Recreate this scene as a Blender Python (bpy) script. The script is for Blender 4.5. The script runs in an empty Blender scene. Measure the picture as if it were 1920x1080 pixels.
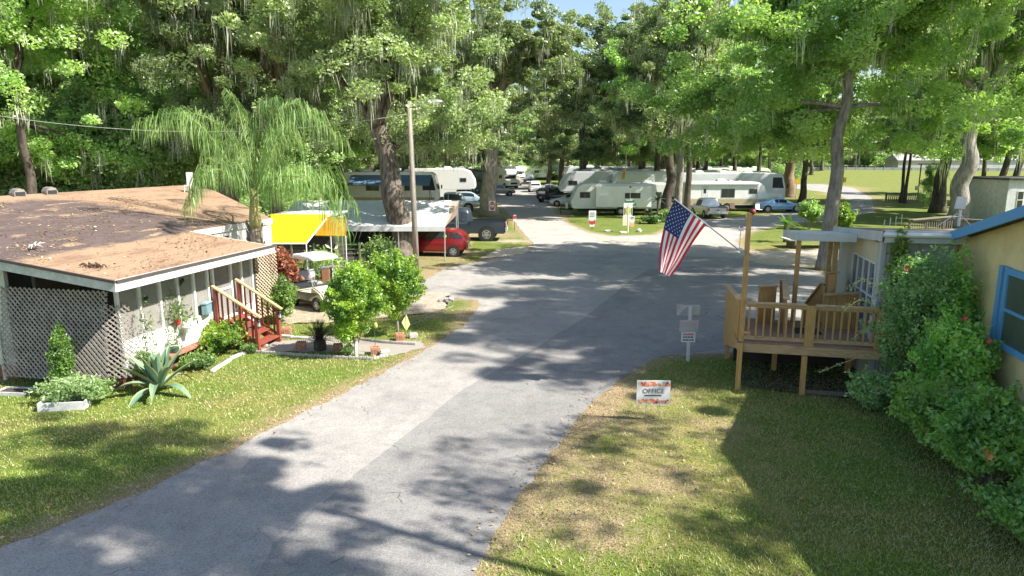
import bpy, bmesh, math, random
import numpy as np
from mathutils import Vector, Matrix
R = math.radians
S = bpy.context.scene
# ---------------------------------------------------------------- camera, world, sun, exposure
CAMZ, PITCH, F = 5.4, R(10.84), 1280.0
cd = bpy.data.cameras.new('camera'); cam = bpy.data.objects.new('camera', cd)
S.collection.objects.link(cam); S.camera = cam
cd.lens = 24; cd.sensor_width = 36; cd.clip_end = 3000; cd.clip_start = .1
cam.location = (0, 0, CAMZ); cam.rotation_euler = (R(90) - PITCH, 0, 0)
SUN_EL, SUN_DIR = R(45), Vector((1, -.33, 0)).normalized()
W = bpy.data.worlds.new('World'); S.world = W; W.use_nodes = True
nt = W.node_tree; sky = nt.nodes.new('ShaderNodeTexSky'); sky.sky_type = 'NISHITA'; sky.sun_disc = False
sky.sun_elevation = SUN_EL; sky.sun_rotation = math.atan2(SUN_DIR.x, SUN_DIR.y)
nt.links.new(sky.outputs[0], nt.nodes['Background'].inputs[0]); nt.nodes['Background'].inputs[1].default_value = .095
sl = bpy.data.lights.new('sun', 'SUN'); sl.energy = 5.0; sl.angle = R(.55); sl.color = (1, .95, .86)
so = bpy.data.objects.new('sun', sl); S.collection.objects.link(so)
d = SUN_DIR * math.cos(SUN_EL) + Vector((0, 0, math.sin(SUN_EL)))
so.rotation_euler = (-d).to_track_quat('-Z', 'Y').to_euler(); so.location = (30, -10, 40)
S.view_settings.view_transform = 'Standard'; S.view_settings.look = 'None'
S.view_settings.gamma = 1; S.view_settings.exposure = 1.22
S.render.engine = 'CYCLES'
S.cycles.max_bounces = 6; S.cycles.diffuse_bounces = 4; S.cycles.transmission_bounces = 3; S.cycles.glossy_bounces = 2
S.cycles.transparent_max_bounces = 6
# ---------------------------------------------------------------- pixel <-> ground helpers (photo is 1920 wide)
def dep(y, z=0): return y * math.cos(PITCH) + (CAMZ - z) * math.sin(PITCH)
def PX(u, v, z=0):
    a = PITCH + math.atan((v - 540) / F); y = (CAMZ - z) / math.tan(a)
    return Vector(((u - 960) / F * dep(y, z), y, z))
def PY(u, v, y):
    a = PITCH + math.atan((v - 540) / F); z = CAMZ - y * math.tan(a)
    return Vector(((u - 960) / F * dep(y, z), y, z))
def XU(u, y, z=0): return (u - 960) / F * dep(y, z)
def hz(x, y):                                   # terrain height: the far field rises gently
    t = min(max((y - 145) / 110, 0), 1); s = min(max((x - 18) / 25, 0), 1)
    return 1.9 * t * t * (3 - 2 * t) * s * s * (3 - 2 * s)
# ---------------------------------------------------------------- materials
MATS = {}
def mat(name, col, rough=.7, metal=0, var=.12, vs=3, bump=0, bs=40, col2=None, vlo=.35, vhi=.65, spec=.5, stretch=None, coat=0):
    if name in MATS: return MATS[name]
    m = bpy.data.materials.new(name); m.use_nodes = True; n = m.node_tree; b = n.nodes['Principled BSDF']
    b.inputs['Roughness'].default_value = rough; b.inputs['Metallic'].default_value = metal
    b.inputs['Specular IOR Level'].default_value = spec
    if coat: b.inputs['Coat Weight'].default_value = coat; b.inputs['Coat Roughness'].default_value = .08
    c = (*col, 1); c2 = (*col2, 1) if col2 else (*[x * (1 - var * 2) for x in col], 1)
    tc = n.nodes.new('ShaderNodeTexCoord'); vec = tc.outputs['Object']
    if stretch:
        mp = n.nodes.new('ShaderNodeMapping'); mp.inputs['Scale'].default_value = stretch
        n.links.new(vec, mp.inputs[0]); vec = mp.outputs[0]
    if var or col2:
        no = n.nodes.new('ShaderNodeTexNoise'); no.inputs['Scale'].default_value = vs; no.inputs['Detail'].default_value = 6
        no.inputs['Roughness'].default_value = .65
        n.links.new(vec, no.inputs[0])
        r = n.nodes.new('ShaderNodeMapRange'); r.inputs[1].default_value = vlo; r.inputs[2].default_value = vhi
        n.links.new(no.outputs[0], r.inputs[0])
        mx = n.nodes.new('ShaderNodeMix'); mx.data_type = 'RGBA'; mx.inputs[6].default_value = c; mx.inputs[7].default_value = c2
        n.links.new(r.outputs[0], mx.inputs[0]); n.links.new(mx.outputs[2], b.inputs['Base Color'])
    else: b.inputs['Base Color'].default_value = c
    if bump:
        n2 = n.nodes.new('ShaderNodeTexNoise'); n2.inputs['Scale'].default_value = bs; n2.inputs['Detail'].default_value = 4
        n.links.new(vec, n2.inputs[0])
        bu = n.nodes.new('ShaderNodeBump'); bu.inputs['Strength'].default_value = bump; bu.inputs['Distance'].default_value = .03
        n.links.new(n2.outputs[0], bu.inputs['Height']); n.links.new(bu.outputs[0], b.inputs['Normal'])
    MATS[name] = m; return m
def leafmat(name, c1, c2, c3=None, trans=.35, scale=.35, gloss=.06):
    if name in MATS: return MATS[name]
    m = bpy.data.materials.new(name); m.use_nodes = True; n = m.node_tree; n.nodes.clear()
    out = n.nodes.new('ShaderNodeOutputMaterial'); g = n.nodes.new('ShaderNodeNewGeometry'); tc = n.nodes.new('ShaderNodeTexCoord')
    oi = n.nodes.new('ShaderNodeObjectInfo')
    mx = n.nodes.new('ShaderNodeMix'); mx.data_type = 'RGBA'; mx.inputs[6].default_value = (*c1, 1); mx.inputs[7].default_value = (*c2, 1)
    n.links.new(g.outputs['Random Per Island'], mx.inputs[0])
    no = n.nodes.new('ShaderNodeTexNoise'); no.inputs['Scale'].default_value = scale; no.inputs['Detail'].default_value = 2
    n.links.new(tc.outputs['Object'], no.inputs[0])
    r = n.nodes.new('ShaderNodeMapRange'); r.inputs[1].default_value = .42; r.inputs[2].default_value = .62; n.links.new(no.outputs[0], r.inputs[0])
    m2 = n.nodes.new('ShaderNodeMix'); m2.data_type = 'RGBA'; m2.inputs[7].default_value = (*(c3 or [x * .55 for x in c1]), 1)
    n.links.new(r.outputs[0], m2.inputs[0]); n.links.new(mx.outputs[2], m2.inputs[6])
    hs = n.nodes.new('ShaderNodeHueSaturation'); r2 = n.nodes.new('ShaderNodeMapRange'); r2.inputs[3].default_value = .75; r2.inputs[4].default_value = 1.2
    n.links.new(oi.outputs['Random'], r2.inputs[0]); n.links.new(r2.outputs[0], hs.inputs['Value']); n.links.new(m2.outputs[2], hs.inputs['Color'])
    df = n.nodes.new('ShaderNodeBsdfDiffuse'); tr = n.nodes.new('ShaderNodeBsdfTranslucent'); gl = n.nodes.new('ShaderNodeBsdfGlossy')
    gl.inputs['Roughness'].default_value = .45; gl.inputs['Color'].default_value = (.9, .9, .9, 1)
    n.links.new(hs.outputs[0], df.inputs[0])
    tcol = n.nodes.new('ShaderNodeMix'); tcol.data_type = 'RGBA'; tcol.blend_type = 'MULTIPLY'; tcol.inputs[0].default_value = 1
    tcol.inputs[7].default_value = (1.25, 1.45, .5, 1); n.links.new(hs.outputs[0], tcol.inputs[6]); n.links.new(tcol.outputs[2], tr.inputs[0])
    s1 = n.nodes.new('ShaderNodeMixShader'); s1.inputs[0].default_value = trans; n.links.new(df.outputs[0], s1.inputs[1]); n.links.new(tr.outputs[0], s1.inputs[2])
    s2 = n.nodes.new('ShaderNodeMixShader'); s2.inputs[0].default_value = gloss; n.links.new(s1.outputs[0], s2.inputs[1]); n.links.new(gl.outputs[0], s2.inputs[2])
    n.links.new(s2.outputs[0], out.inputs[0]); MATS[name] = m; return m
WHITE = mat('white paint', (.78, .77, .74), .5, var=.06)
GREYW = mat('weathered white', (.62, .61, .58), .7, var=.14, vs=6)
BLACK = mat('black plastic', (.02, .02, .022), .6, var=0)
DARK = mat('recess shade tone', (.035, .032, .03), .9, var=.2)  # near black that puts the shade of recesses and undersides into colour
RUBBER = mat('rubber', (.03, .03, .03), .8, var=0)
STEEL = mat('grey steel', (.45, .45, .46), .45, .6, var=.08)
ALU = mat('aluminium', (.7, .7, .72), .35, .8, var=.05)
GLASS = mat('window glass', (.03, .035, .04), .08, var=0, spec=.9)
CONC = mat('concrete', (.5, .47, .43), .9, var=.14, vs=5, bump=.2)
BRICKR = mat('red brick', (.42, .13, .08), .85, var=.2, vs=14, bump=.3)
WOOD = mat('golden deck wood', (.64, .39, .14), .75, var=.2, vs=7, col2=(.4, .22, .08), stretch=(8, 8, .6), bump=.15)
WOODX = mat('golden deck boards', (.6, .42, .23), .75, var=.2, vs=6, col2=(.4, .25, .13), stretch=(.6, 8, 8), bump=.15)
OLDWOOD = mat('old grey wood', (.24, .2, .16), .9, var=.25, vs=6, stretch=(6, 6, .6), bump=.2)
REDWOOD = mat('red stained wood', (.3, .07, .045), .6, var=.15, vs=6)
CAPWOOD = mat('pale rail wood', (.66, .46, .22), .7, var=.15, vs=8)
BARK = mat('oak bark', (.24, .2, .165), .95, vs=3.2, col2=(.07, .055, .042), vlo=.38, vhi=.6, bump=1, bs=9, stretch=(2.2, 2.2, .45))
BARKP = mat('pale grey bark', (.34, .31, .27), .95, vs=3.5, col2=(.17, .15, .13), vlo=.4, vhi=.62, bump=.8, bs=10, stretch=(2, 2, .5))
BARKD = mat('dark bark', (.12, .095, .07), .95, vs=3, col2=(.04, .032, .025), bump=.8, bs=10, stretch=(2, 2, .5))  # darker bark tone mottled by noise
# ---------------------------------------------------------------- object helpers
def link(o): S.collection.objects.link(o); return o
def tag(o, label=None, cat=None, group=None, kind=None):
    if label: o['label'] = label
    if cat: o['category'] = cat
    if group: o['group'] = group
    if kind: o['kind'] = kind
    return o
def thing(name, label, cat, loc=(0, 0, 0), rz=0, group=None):
    o = link(bpy.data.objects.new(name, None)); o.location = loc; o.rotation_euler = (0, 0, rz); o.empty_display_size = .3
    return tag(o, label, cat, group)
def kids(o): return [c for c in ALL.get(o, [])]
ALL = {}
def setp(o, p):
    if p is not None: o.parent = p; ALL.setdefault(p, []).append(o)
def copy_tree(o, parent=None):
    c = link(o.copy()); c.parent = None
    if parent is not None: setp(c, parent)
    for ch in kids(o): copy_tree(ch, c)
    return c
def dup(o, loc, rz, label, group=None, scale=None):
    c = copy_tree(o); c.location = loc; c.rotation_euler = (0, 0, rz); c['label'] = label
    if group: c['group'] = group
    if scale: c.scale = scale if hasattr(scale, '__len__') else (scale,) * 3
    return c
class MB:
    def __init__(s): s.v = []; s.f = []; s.m = []; s.mi = 0
    def add(s, vs, fs):
        n = len(s.v); s.v += [tuple(v) for v in vs]; s.f += [tuple(i + n for i in f) for f in fs]; s.m += [s.mi] * len(fs); return s
    def box(s, c, d, rz=0, rx=0, ry=0):
        M = Matrix.Translation(c) @ Matrix.Rotation(rz, 4, 'Z') @ Matrix.Rotation(ry, 4, 'Y') @ Matrix.Rotation(rx, 4, 'X')
        x, y, z = d[0] / 2, d[1] / 2, d[2] / 2
        return s.add([M @ Vector(p) for p in [(-x,-y,-z),(x,-y,-z),(x,y,-z),(-x,y,-z),(-x,-y,z),(x,-y,z),(x,y,z),(-x,y,z)]],
                     [(0,3,2,1),(4,5,6,7),(0,1,5,4),(1,2,6,5),(2,3,7,6),(3,0,4,7)])
    def b2(s, a, b): return s.box([(a[i] + b[i]) / 2 for i in range(3)], [abs(b[i] - a[i]) for i in range(3)])
    def beam(s, p, q, w, h, up=(0, 0, 1)):
        p, q = Vector(p), Vector(q); d = q - p; z = Vector(up); x = d.cross(z)
        if x.length < 1e-5: x = Vector((1, 0, 0))
        x.normalize(); z = x.cross(d).normalized(); x *= w / 2; z *= h / 2
        return s.add([p-x-z, p+x-z, p+x+z, p-x+z, q-x-z, q+x-z, q+x+z, q-x+z], [(3,2,1,0),(4,5,6,7),(0,1,5,4),(1,2,6,5),(2,3,7,6),(3,0,4,7)])
    def tube(s, pts, rs, n=8, cap=True):
        pts = [Vector(p) for p in pts]
        if not hasattr(rs, '__len__'): rs = [rs] * len(pts)
        vs = []; fs = []; px = None
        for i, p in enumerate(pts):
            d = (pts[min(i + 1, len(pts) - 1)] - pts[max(i - 1, 0)])
            d = d.normalized() if d.length > 1e-6 else Vector((0, 0, 1))
            if px is None: px = d.orthogonal().normalized()
            px = (px - d * px.dot(d)); px = px.normalized() if px.length > 1e-6 else d.orthogonal().normalized()
            py = d.cross(px)
            for k in range(n):
                a = 2 * math.pi * k / n; vs.append(p + (px * math.cos(a) + py * math.sin(a)) * rs[i])
        for i in range(len(pts) - 1):
            for k in range(n): fs.append((i*n+k, i*n+(k+1)%n, (i+1)*n+(k+1)%n, (i+1)*n+k))
        if cap: fs.append(tuple(range(n))[::-1]); fs.append(tuple((len(pts)-1)*n + k for k in range(n)))
        return s.add(vs, fs)
    def cyl(s, p, q, r, r2=None, n=12): return s.tube([p, q], [r, r if r2 is None else r2], n)
    def ball(s, c, r, nu=10, nv=7, jit=0, rng=random):
        r = r if hasattr(r, '__len__') else (r, r, r); vs = []; fs = []
        for j in range(nv + 1):
            for k in range(nu):
                a, b = 2 * math.pi * k / nu, math.pi * j / nv; q = 1 + (rng.uniform(-jit, jit) if jit and 0 < j < nv else 0)
                vs.append((c[0] + r[0]*q*math.cos(a)*math.sin(b), c[1] + r[1]*q*math.sin(a)*math.sin(b), c[2] + r[2]*q*math.cos(b)))
        for j in range(nv):
            for k in range(nu): fs.append((j*nu+k, (j+1)*nu+k, (j+1)*nu+(k+1)%nu, j*nu+(k+1)%nu))
        return s.add(vs, fs)
    def prism(s, prof, y0, y1):                 # prof: (x,z) loop, extruded in y
        n = len(prof); vs = [(x, y0, z) for x, z in prof] + [(x, y1, z) for x, z in prof]
        return s.add(vs, [tuple(range(n)), tuple(range(2*n-1, n-1, -1))] + [(i, i+n, (i+1)%n+n, (i+1)%n) for i in range(n)])
    def slab(s, poly, z0, z1):                  # poly: (x,y) loop, extruded in z
        n = len(poly); vs = [(x, y, z0) for x, y in poly] + [(x, y, z1) for x, y in poly]
        return s.add(vs, [tuple(range(n))[::-1], tuple(range(n, 2*n))] + [(i, (i+1)%n, (i+1)%n+n, i+n) for i in range(n)])
    def quad(s, *p): return s.add(p, [tuple(range(len(p)))])
    def build(s, name, m, parent=None, bevel=0, smooth=False, label=None):
        me = bpy.data.meshes.new(name); me.from_pydata(s.v, [], s.f)
        ms = m if isinstance(m, (list, tuple)) else [m]
        for x in ms: me.materials.append(x)
        if len(ms) > 1: me.polygons.foreach_set('material_index', s.m)
        bm = bmesh.new(); bm.from_mesh(me); bmesh.ops.recalc_face_normals(bm, faces=bm.faces)
        if bevel: bmesh.ops.bevel(bm, geom=[e for e in bm.edges if e.is_manifold and e.calc_face_angle(0) > .35], offset=bevel, segments=2, affect='EDGES', clamp_overlap=True)
        bm.to_mesh(me); bm.free()
        if smooth: me.polygons.foreach_set('use_smooth', [True] * len(me.polygons))
        if smooth == 'auto' : me.set_sharp_from_angle(angle=R(35))
        me.update(); o = link(bpy.data.objects.new(name, me)); setp(o, parent)
        if label: o['label'] = label
        return o
def npmesh(name, V, Fq, m, parent=None, smooth=False):
    me = bpy.data.meshes.new(name); V = np.asarray(V, np.float32); Fq = np.asarray(Fq, np.int32); k = Fq.shape[1]
    me.vertices.add(len(V)); me.vertices.foreach_set('co', V.ravel()); me.loops.add(Fq.size); me.loops.foreach_set('vertex_index', Fq.ravel())
    me.polygons.add(len(Fq)); me.polygons.foreach_set('loop_start', np.arange(0, Fq.size, k, dtype=np.int32))
    try: me.polygons.foreach_set('loop_total', np.full(len(Fq), k, np.int32))
    except Exception: pass
    me.materials.append(m); me.update(calc_edges=True)
    o = link(bpy.data.objects.new(name, me)); setp(o, parent); return o
def leaf_arrays(P, size, rng, asp=.5, flat=0., szvar=.4):
    n = len(P); a = rng.normal(size=(n, 3)); a[:, 2] *= (1 - flat); a /= np.linalg.norm(a, axis=1)[:, None]
    b = rng.normal(size=(n, 3)); b[:, 2] *= (1 - flat); b -= a * (a * b).sum(1)[:, None]; b /= np.linalg.norm(b, axis=1)[:, None]
    s = (size * rng.uniform(1 - szvar, 1 + szvar, n))[:, None]
    V = np.stack([P - a*s, P + b*s*asp - a*s*.1, P + a*s, P - b*s*asp - a*s*.1], 1).reshape(-1, 3)
    return V, np.arange(4 * n).reshape(-1, 4)
def leafobj(name, P, size, m, parent, rng, asp=.5, flat=0.):
    V, Fq = leaf_arrays(P, size, rng, asp, flat); return npmesh(name, V, Fq, m, parent)
def text_mesh(name, txt, size, m, parent, loc, rot, sx=1):
    cu = bpy.data.curves.new('t', 'FONT'); cu.body = txt; cu.size = size; cu.align_x = 'CENTER'; cu.align_y = 'CENTER'; cu.extrude = .001
    t = bpy.data.objects.new('t', cu); S.collection.objects.link(t); dg = bpy.context.evaluated_depsgraph_get()
    me = bpy.data.meshes.new_from_object(t.evaluated_get(dg)); bpy.data.objects.remove(t); me.materials.clear(); me.materials.append(m)
    o = link(bpy.data.objects.new(name, me)); setp(o, parent); o.location = loc; o.rotation_euler = rot; o.scale = (sx, 1, 1); return o
def cr(pts, n):                                 # Catmull-Rom through points
    P = [Vector(p) for p in pts]; P = [P[0]*2 - P[1]] + P + [P[-1]*2 - P[-2]]; out = []
    for i in range(1, len(P) - 2):
        for k in range(n):
            t = k / n; a, b, c, e = P[i-1], P[i], P[i+1], P[i+2]
            out.append(.5 * ((2*b) + (c-a)*t + (2*a-5*b+4*c-e)*t*t + (3*b-a-3*c+e)*t**3))
    return out + [P[-2]]
# ================================================================= GROUND AND ROADS
rng = np.random.default_rng(7)
def G(u, v): p = PX(u, v); return (p.x, p.y)
def poly(uv): return [G(*q) for q in uv]
ROAD = poly([(-330,1180),(0,1028),(220,942),(440,842),(560,778),(715,702),(800,655),(868,612),(902,570),(895,563),(835,556),(800,552),(789,528),(840,502),(985,474),(1002,460),(975,430),(960,408),(938,385),(928,362),(948,345),(960,336),
     (985,334),(1012,345),(1018,362),(1042,400),(1065,420),(1105,436),(1150,443),(1230,440),(1262,425),(1300,412),(1380,408),(1450,402),(1520,395),(1600,378),(1560,362),(1480,352),(1475,346),(1535,345),(1600,352),(1635,372),(1640,398),(1560,412),(1470,421),(1400,436),(1380,455),(1420,485),(1500,498),(1560,520),(1650,520),(1640,560),(1420,640),(1372,662),(1240,668),(1190,690),(1140,728),(1100,764),(1040,838),(985,915),(930,995),(885,1082),(860,1180)])
def pip(X, Y, pl):
    ins = np.zeros(X.shape, bool); n = len(pl)
    for i in range(n):
        x1, y1 = pl[i]; x2, y2 = pl[(i+1) % n]
        c = ((y1 > Y) != (y2 > Y)); ins ^= c & (X < (x2-x1) * (Y-y1) / ((y2-y1) or 1e-9) + x1)
    return ins
def sdist(X, Y, pl):
    D = np.full(X.shape, 1e9)
    for i in range(len(pl)):
        x1, y1 = pl[i]; x2, y2 = pl[(i+1) % len(pl)]; L = (x2-x1)**2 + (y2-y1)**2 + 1e-9
        t = np.clip(((X-x1)*(x2-x1) + (Y-y1)*(y2-y1)) / L, 0, 1); D = np.minimum(D, np.hypot(X-x1-t*(x2-x1), Y-y1-t*(y2-y1)))
    return np.where(pip(X, Y, pl), -D, D)
def axis(lo, a, b, hi, st):
    m = list(np.arange(a, b, st)); s = st; x = b; up = []
    while x < hi: up.append(x); s = min(s * 1.16, 18); x += s
    s = st; x = a - st; dn = []
    while x > lo: dn.append(x); s = min(s * 1.16, 18); x -= s
    return np.array(dn[::-1] + m + up)
xs = axis(-700, -16, 14, 700, .22); ys = axis(-60, 6, 48, 1200, .22)
X, Y = np.meshgrid(xs, ys); H = np.vectorize(hz)(X, Y)
sd = sdist(X, Y, ROAD)
fu = lambda e0, e1, t: np.clip((t - e0) / (e1 - e0), 0, 1)
blob = lambda u, v, rx, ry: np.exp(-(((X - G(u, v)[0]) / rx)**2 + ((Y - G(u, v)[1]) / ry)**2))
litter = np.clip(1 - fu(.0, .8, sd), 0, 1) * .9
litter = np.maximum(litter, .75 * blob(930, 440, 2.5, 3) + .5*blob(900,475,2,1.5))
litter = np.clip(litter + .75*blob(1230,735,1.1,.8) + .7*blob(1250,900,.9,1.1) + .5*blob(1120,880,.5,.9) + .7*blob(1180,790,.9,1.2) + .6*blob(1080,960,.7,1.2) + .6*blob(1350,800,.9,1) + .6*blob(820,590,1.6,1.0) + .5*blob(600,640,2.0,.8) + .6*blob(560,590,1.4,1.4) + .5*blob(820,520,2,2) + .3*blob(700,590,1.5,1.2)
    + .9*((Y > 30) & (X < -2.5) & (Y < 60)) * .6 + .45*blob(1150, 1000, .8, .8), 0, 1)
sand = .9*blob(960, 452, 1.5, 1.0) + .75*blob(1500, 478, 4.0, 1.5) + .8*blob(1340, 470, 2.5, 2) + .5*blob(600, 700, 1.6, .6)*0 + .6*blob(1360,400,4,2)*0
sand = np.clip(sand + .45*((X > -30) & (X < 6) & (Y > 62) & (Y < 170)), 0, 1)
dry = np.clip(.85*fu(1.2, -.2, np.abs(X - XU(1230, 14)) - 1.5) * fu(9, 10, Y)*0 + .75*blob(1270,860,2.2,3.2) + .55*blob(620,745,2.8,1.3) + .4*blob(300, 800, 2.5, 1.2) + .7*blob(1500, 470, 7, 4) + .28*((Y > 80) & (X > 20)) + .35*blob(1250,720,2.5,2), 0, 1)
n = len(xs); idx = np.arange(len(ys) * n).reshape(len(ys), n)
Fq = np.stack([idx[:-1,:-1], idx[:-1,1:], idx[1:,1:], idx[1:,:-1]], -1).reshape(-1, 4)
def tree_nodes(m):
    n = m.node_tree; return n, n.nodes['Principled BSDF']
def ground_mat():
    m = bpy.data.materials.new('lawn and leaf litter'); m.use_nodes = True; n, b = tree_nodes(m)
    b.inputs['Roughness'].default_value = .95; b.inputs['Specular IOR Level'].default_value = .15
    tc = n.nodes.new('ShaderNodeTexCoord')
    def noise(s, det=5, lo=.4, hi=.6):
        a = n.nodes.new('ShaderNodeTexNoise'); a.inputs['Scale'].default_value = s; a.inputs['Detail'].default_value = det; a.inputs['Roughness'].default_value = .7
        n.links.new(tc.outputs['Object'], a.inputs[0]); r = n.nodes.new('ShaderNodeMapRange'); r.inputs[1].default_value = lo; r.inputs[2].default_value = hi
        n.links.new(a.outputs[0], r.inputs[0]); return r.outputs[0]
    def mix(f, a, c):
        x = n.nodes.new('ShaderNodeMix'); x.data_type = 'RGBA'
        for s, v in ((0, f), (6, a), (7, c)):
            if isinstance(v, (tuple, float)): x.inputs[s].default_value = v if isinstance(v, float) else (*v, 1)
            else: n.links.new(v, x.inputs[s])
        return x.outputs[2]
    def att(name, jit, sharp=.35):
        a = n.nodes.new('ShaderNodeAttribute'); a.attribute_name = name
        q = n.nodes.new('ShaderNodeMath'); q.operation = 'ADD'; n.links.new(a.outputs['Fac'], q.inputs[0]); n.links.new(jit, q.inputs[1])
        r = n.nodes.new('ShaderNodeMapRange'); r.inputs[1].default_value = 1 - sharp; r.inputs[2].default_value = 1 + sharp; n.links.new(q.outputs[0], r.inputs[0]); return r.outputs[0]
    g = mix(noise(.9), (.13, .2, .032), (.24, .27, .06)); g = mix(noise(6, 4), g, (.13, .17, .04))
    g = mix(att('dry', noise(1.4, 6, .3, .7)), g, (.32, .28, .1))
    lit = mix(noise(9, 6, .38, .62), (.4, .3, .17), (.26, .19, .105)); lit = mix(noise(30, 3, .5, .62), lit, (.55, .44, .28)); lit = mix(noise(16, 4, .6, .7), lit, (.16, .1, .055))
    g = mix(att('litter', noise(3, 7, .25, .75), .3), g, lit)
    sa = mix(noise(5), (.52, .44, .34), (.4, .33, .25)); g = mix(att('sand', noise(2.2, 7, .25, .75), .3), g, sa)
    g = mix(noise(45, 2, .42, .72), g, mix(.45, g, (.02, .025, .01)))
    n.links.new(g, b.inputs['Base Color'])
    bu = n.nodes.new('ShaderNodeBump'); bu.inputs['Strength'].default_value = .6; bu.inputs['Distance'].default_value = .05
    n.links.new(noise(28, 5, .2, .8), bu.inputs['Height']); n.links.new(bu.outputs[0], b.inputs['Normal']); return m
gr = npmesh('ground', np.stack([X, Y, H], -1).reshape(-1, 3), Fq, ground_mat()); gr['kind'] = 'structure'
for nm, A in (('litter', litter), ('sand', sand), ('dry', dry)):
    at = gr.data.attributes.new(nm, 'FLOAT', 'POINT'); at.data.foreach_set('value', A.ravel().astype(np.float32))
def asphalt(name, c1, c2, c3, patch=.35):
    m = bpy.data.materials.new(name); m.use_nodes = True; n, b = tree_nodes(m); b.inputs['Roughness'].default_value = .9; b.inputs['Specular IOR Level'].default_value = .2
    tc = n.nodes.new('ShaderNodeTexCoord')
    def noise(s, det=5, lo=.4, hi=.6):
        a = n.nodes.new('ShaderNodeTexNoise'); a.inputs['Scale'].default_value = s; a.inputs['Detail'].default_value = det; a.inputs['Roughness'].default_value = .7
        n.links.new(tc.outputs['Object'], a.inputs[0]); r = n.nodes.new('ShaderNodeMapRange'); r.inputs[1].default_value = lo; r.inputs[2].default_value = hi
        n.links.new(a.outputs[0], r.inputs[0]); return r.outputs[0]
    def mix(f, a, c):
        x = n.nodes.new('ShaderNodeMix'); x.data_type = 'RGBA'
        for s, v in ((0, f), (6, a), (7, c)):
            if isinstance(v, (tuple, float)): x.inputs[s].default_value = v if isinstance(v, float) else (*v, 1)
            else: n.links.new(v, x.inputs[s])
        return x.outputs[2]
    g = mix(noise(patch, 6), c1, c2); g = mix(noise(2.5, 7, .45, .7), g, c3); g = mix(noise(.55, 8, .5, .75), g, mix(.45, g, (.12, .11, .1))); g = mix(noise(26, 4, .48, .64), g, mix(.32, g, (.04, .04, .04))); g = mix(noise(70, 3, .5, .6), g, mix(.25, g, (.02, .02, .02)))
    g = mix(noise(60, 2, .6, .72), g, (.52, .49, .45)); g = mix(noise(9, 6, .66, .72), g, (.2, .14, .08))
    vo = n.nodes.new('ShaderNodeTexVoronoi'); vo.feature = 'DISTANCE_TO_EDGE'; vo.inputs['Scale'].default_value = .42
    dm = n.nodes.new('ShaderNodeTexNoise'); dm.inputs['Scale'].default_value = 1.2; dm.inputs['Detail'].default_value = 6
    ad = n.nodes.new('ShaderNodeVectorMath'); ad.operation = 'MULTIPLY_ADD'; ad.inputs[1].default_value = (1.3, 1.3, 0)
    n.links.new(tc.outputs['Object'], dm.inputs[0]); n.links.new(dm.outputs['Color'], ad.inputs[0]); n.links.new(tc.outputs['Object'], ad.inputs[2]); n.links.new(ad.outputs[0], vo.inputs['Vector'])
    r = n.nodes.new('ShaderNodeMapRange'); r.inputs[1].default_value = .0045; r.inputs[2].default_value = .0; n.links.new(vo.outputs['Distance'], r.inputs[0])
    q = n.nodes.new('ShaderNodeMath'); q.operation = 'MULTIPLY'; n.links.new(r.outputs[0], q.inputs[0]); n.links.new(noise(.8, 3, .55, .62), q.inputs[1])
    g = mix(q.outputs[0], g, (.06, .055, .05)); n.links.new(g, b.inputs['Base Color'])
    bu = n.nodes.new('ShaderNodeBump'); bu.inputs['Strength'].default_value = .35; bu.inputs['Distance'].default_value = .02
    n.links.new(noise(70, 3, .2, .8), bu.inputs['Height']); n.links.new(bu.outputs[0], b.inputs['Normal']); return m
OLDASP = asphalt('old pale asphalt', (.41, .385, .355), (.35, .33, .31), (.3, .285, .265))
NEWASP = asphalt('newer grey asphalt', (.3, .288, .275), (.26, .25, .24), (.225, .218, .21))
JCON = asphalt('bleached concrete', (.5, .46, .41), (.42, .39, .35), (.37, .34, .3))
def ragged(pl, amp, seg=.22, seed=1, ymax=60):
    r = np.random.default_rng(seed); out = []
    for i in range(len(pl)):
        a, b = np.array(pl[i]), np.array(pl[(i+1) % len(pl)]); L = np.hypot(*(b-a)); k = max(1, int(L / seg)) if a[1] < ymax else 1
        nn = np.array([-(b-a)[1], (b-a)[0]]) / (L + 1e-9)
        for j in range(k): q = a + (b-a) * j / k; out.append(q + nn * (r.normal() * amp + 1.6*amp*math.sin(q[1]*2.3 + q[0]) * math.sin(q[0]*3.1 + 1) + amp*math.sin(q[1]*7 + q[0]*5)) * (k > 1))
    return [tuple(p) for p in out]
def sheet(name, pl, z, m, kind='structure', terr=False):
    bm = bmesh.new(); vs = [bm.verts.new((x, y, z + (hz(x, y) if terr else 0))) for x, y in pl]; f = bm.faces.new(vs); bmesh.ops.triangulate(bm, faces=[f], ngon_method='EAR_CLIP')
    bmesh.ops.recalc_face_normals(bm, faces=bm.faces)
    me = bpy.data.meshes.new(name); bm.to_mesh(me); bm.free(); me.materials.append(m)
    if me.polygons[0].normal.z < 0: me.flip_normals()
    o = link(bpy.data.objects.new(name, me)); o['kind'] = kind; return o
sheet('road', ragged(ROAD, .035), .006, OLDASP)
sheet('road_patch', ragged(poly([(1240,669),(1190,691),(1140,729),(1100,765),(1040,839),(985,916),(930,996),(885,1083),(860,1180),(420,1180),(515,1020),(600,945),(708,858),(862,735),(1000,655),(1090,600),(1180,528),(1215,505),(1300,500),(1380,520),(1410,560),(1390,650)]), .012, seed=3), .010, NEWASP)
sheet('road_junction', ragged(poly([(985,474),(1002,460),(976,431),(961,409),(940,386),(930,362),(1016,362),(1040,400),(1063,421),(1103,438),(1150,445),(1232,442),(1262,428),(1300,415),(1390,437),(1372,456),(1412,486),(1300,482),(1150,470)]), .03, seed=4), .014, JCON)
PATHC = mat('path concrete', (.32, .29, .25), .95, vs=6, col2=(.28, .25, .22), bump=.3)
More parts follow.
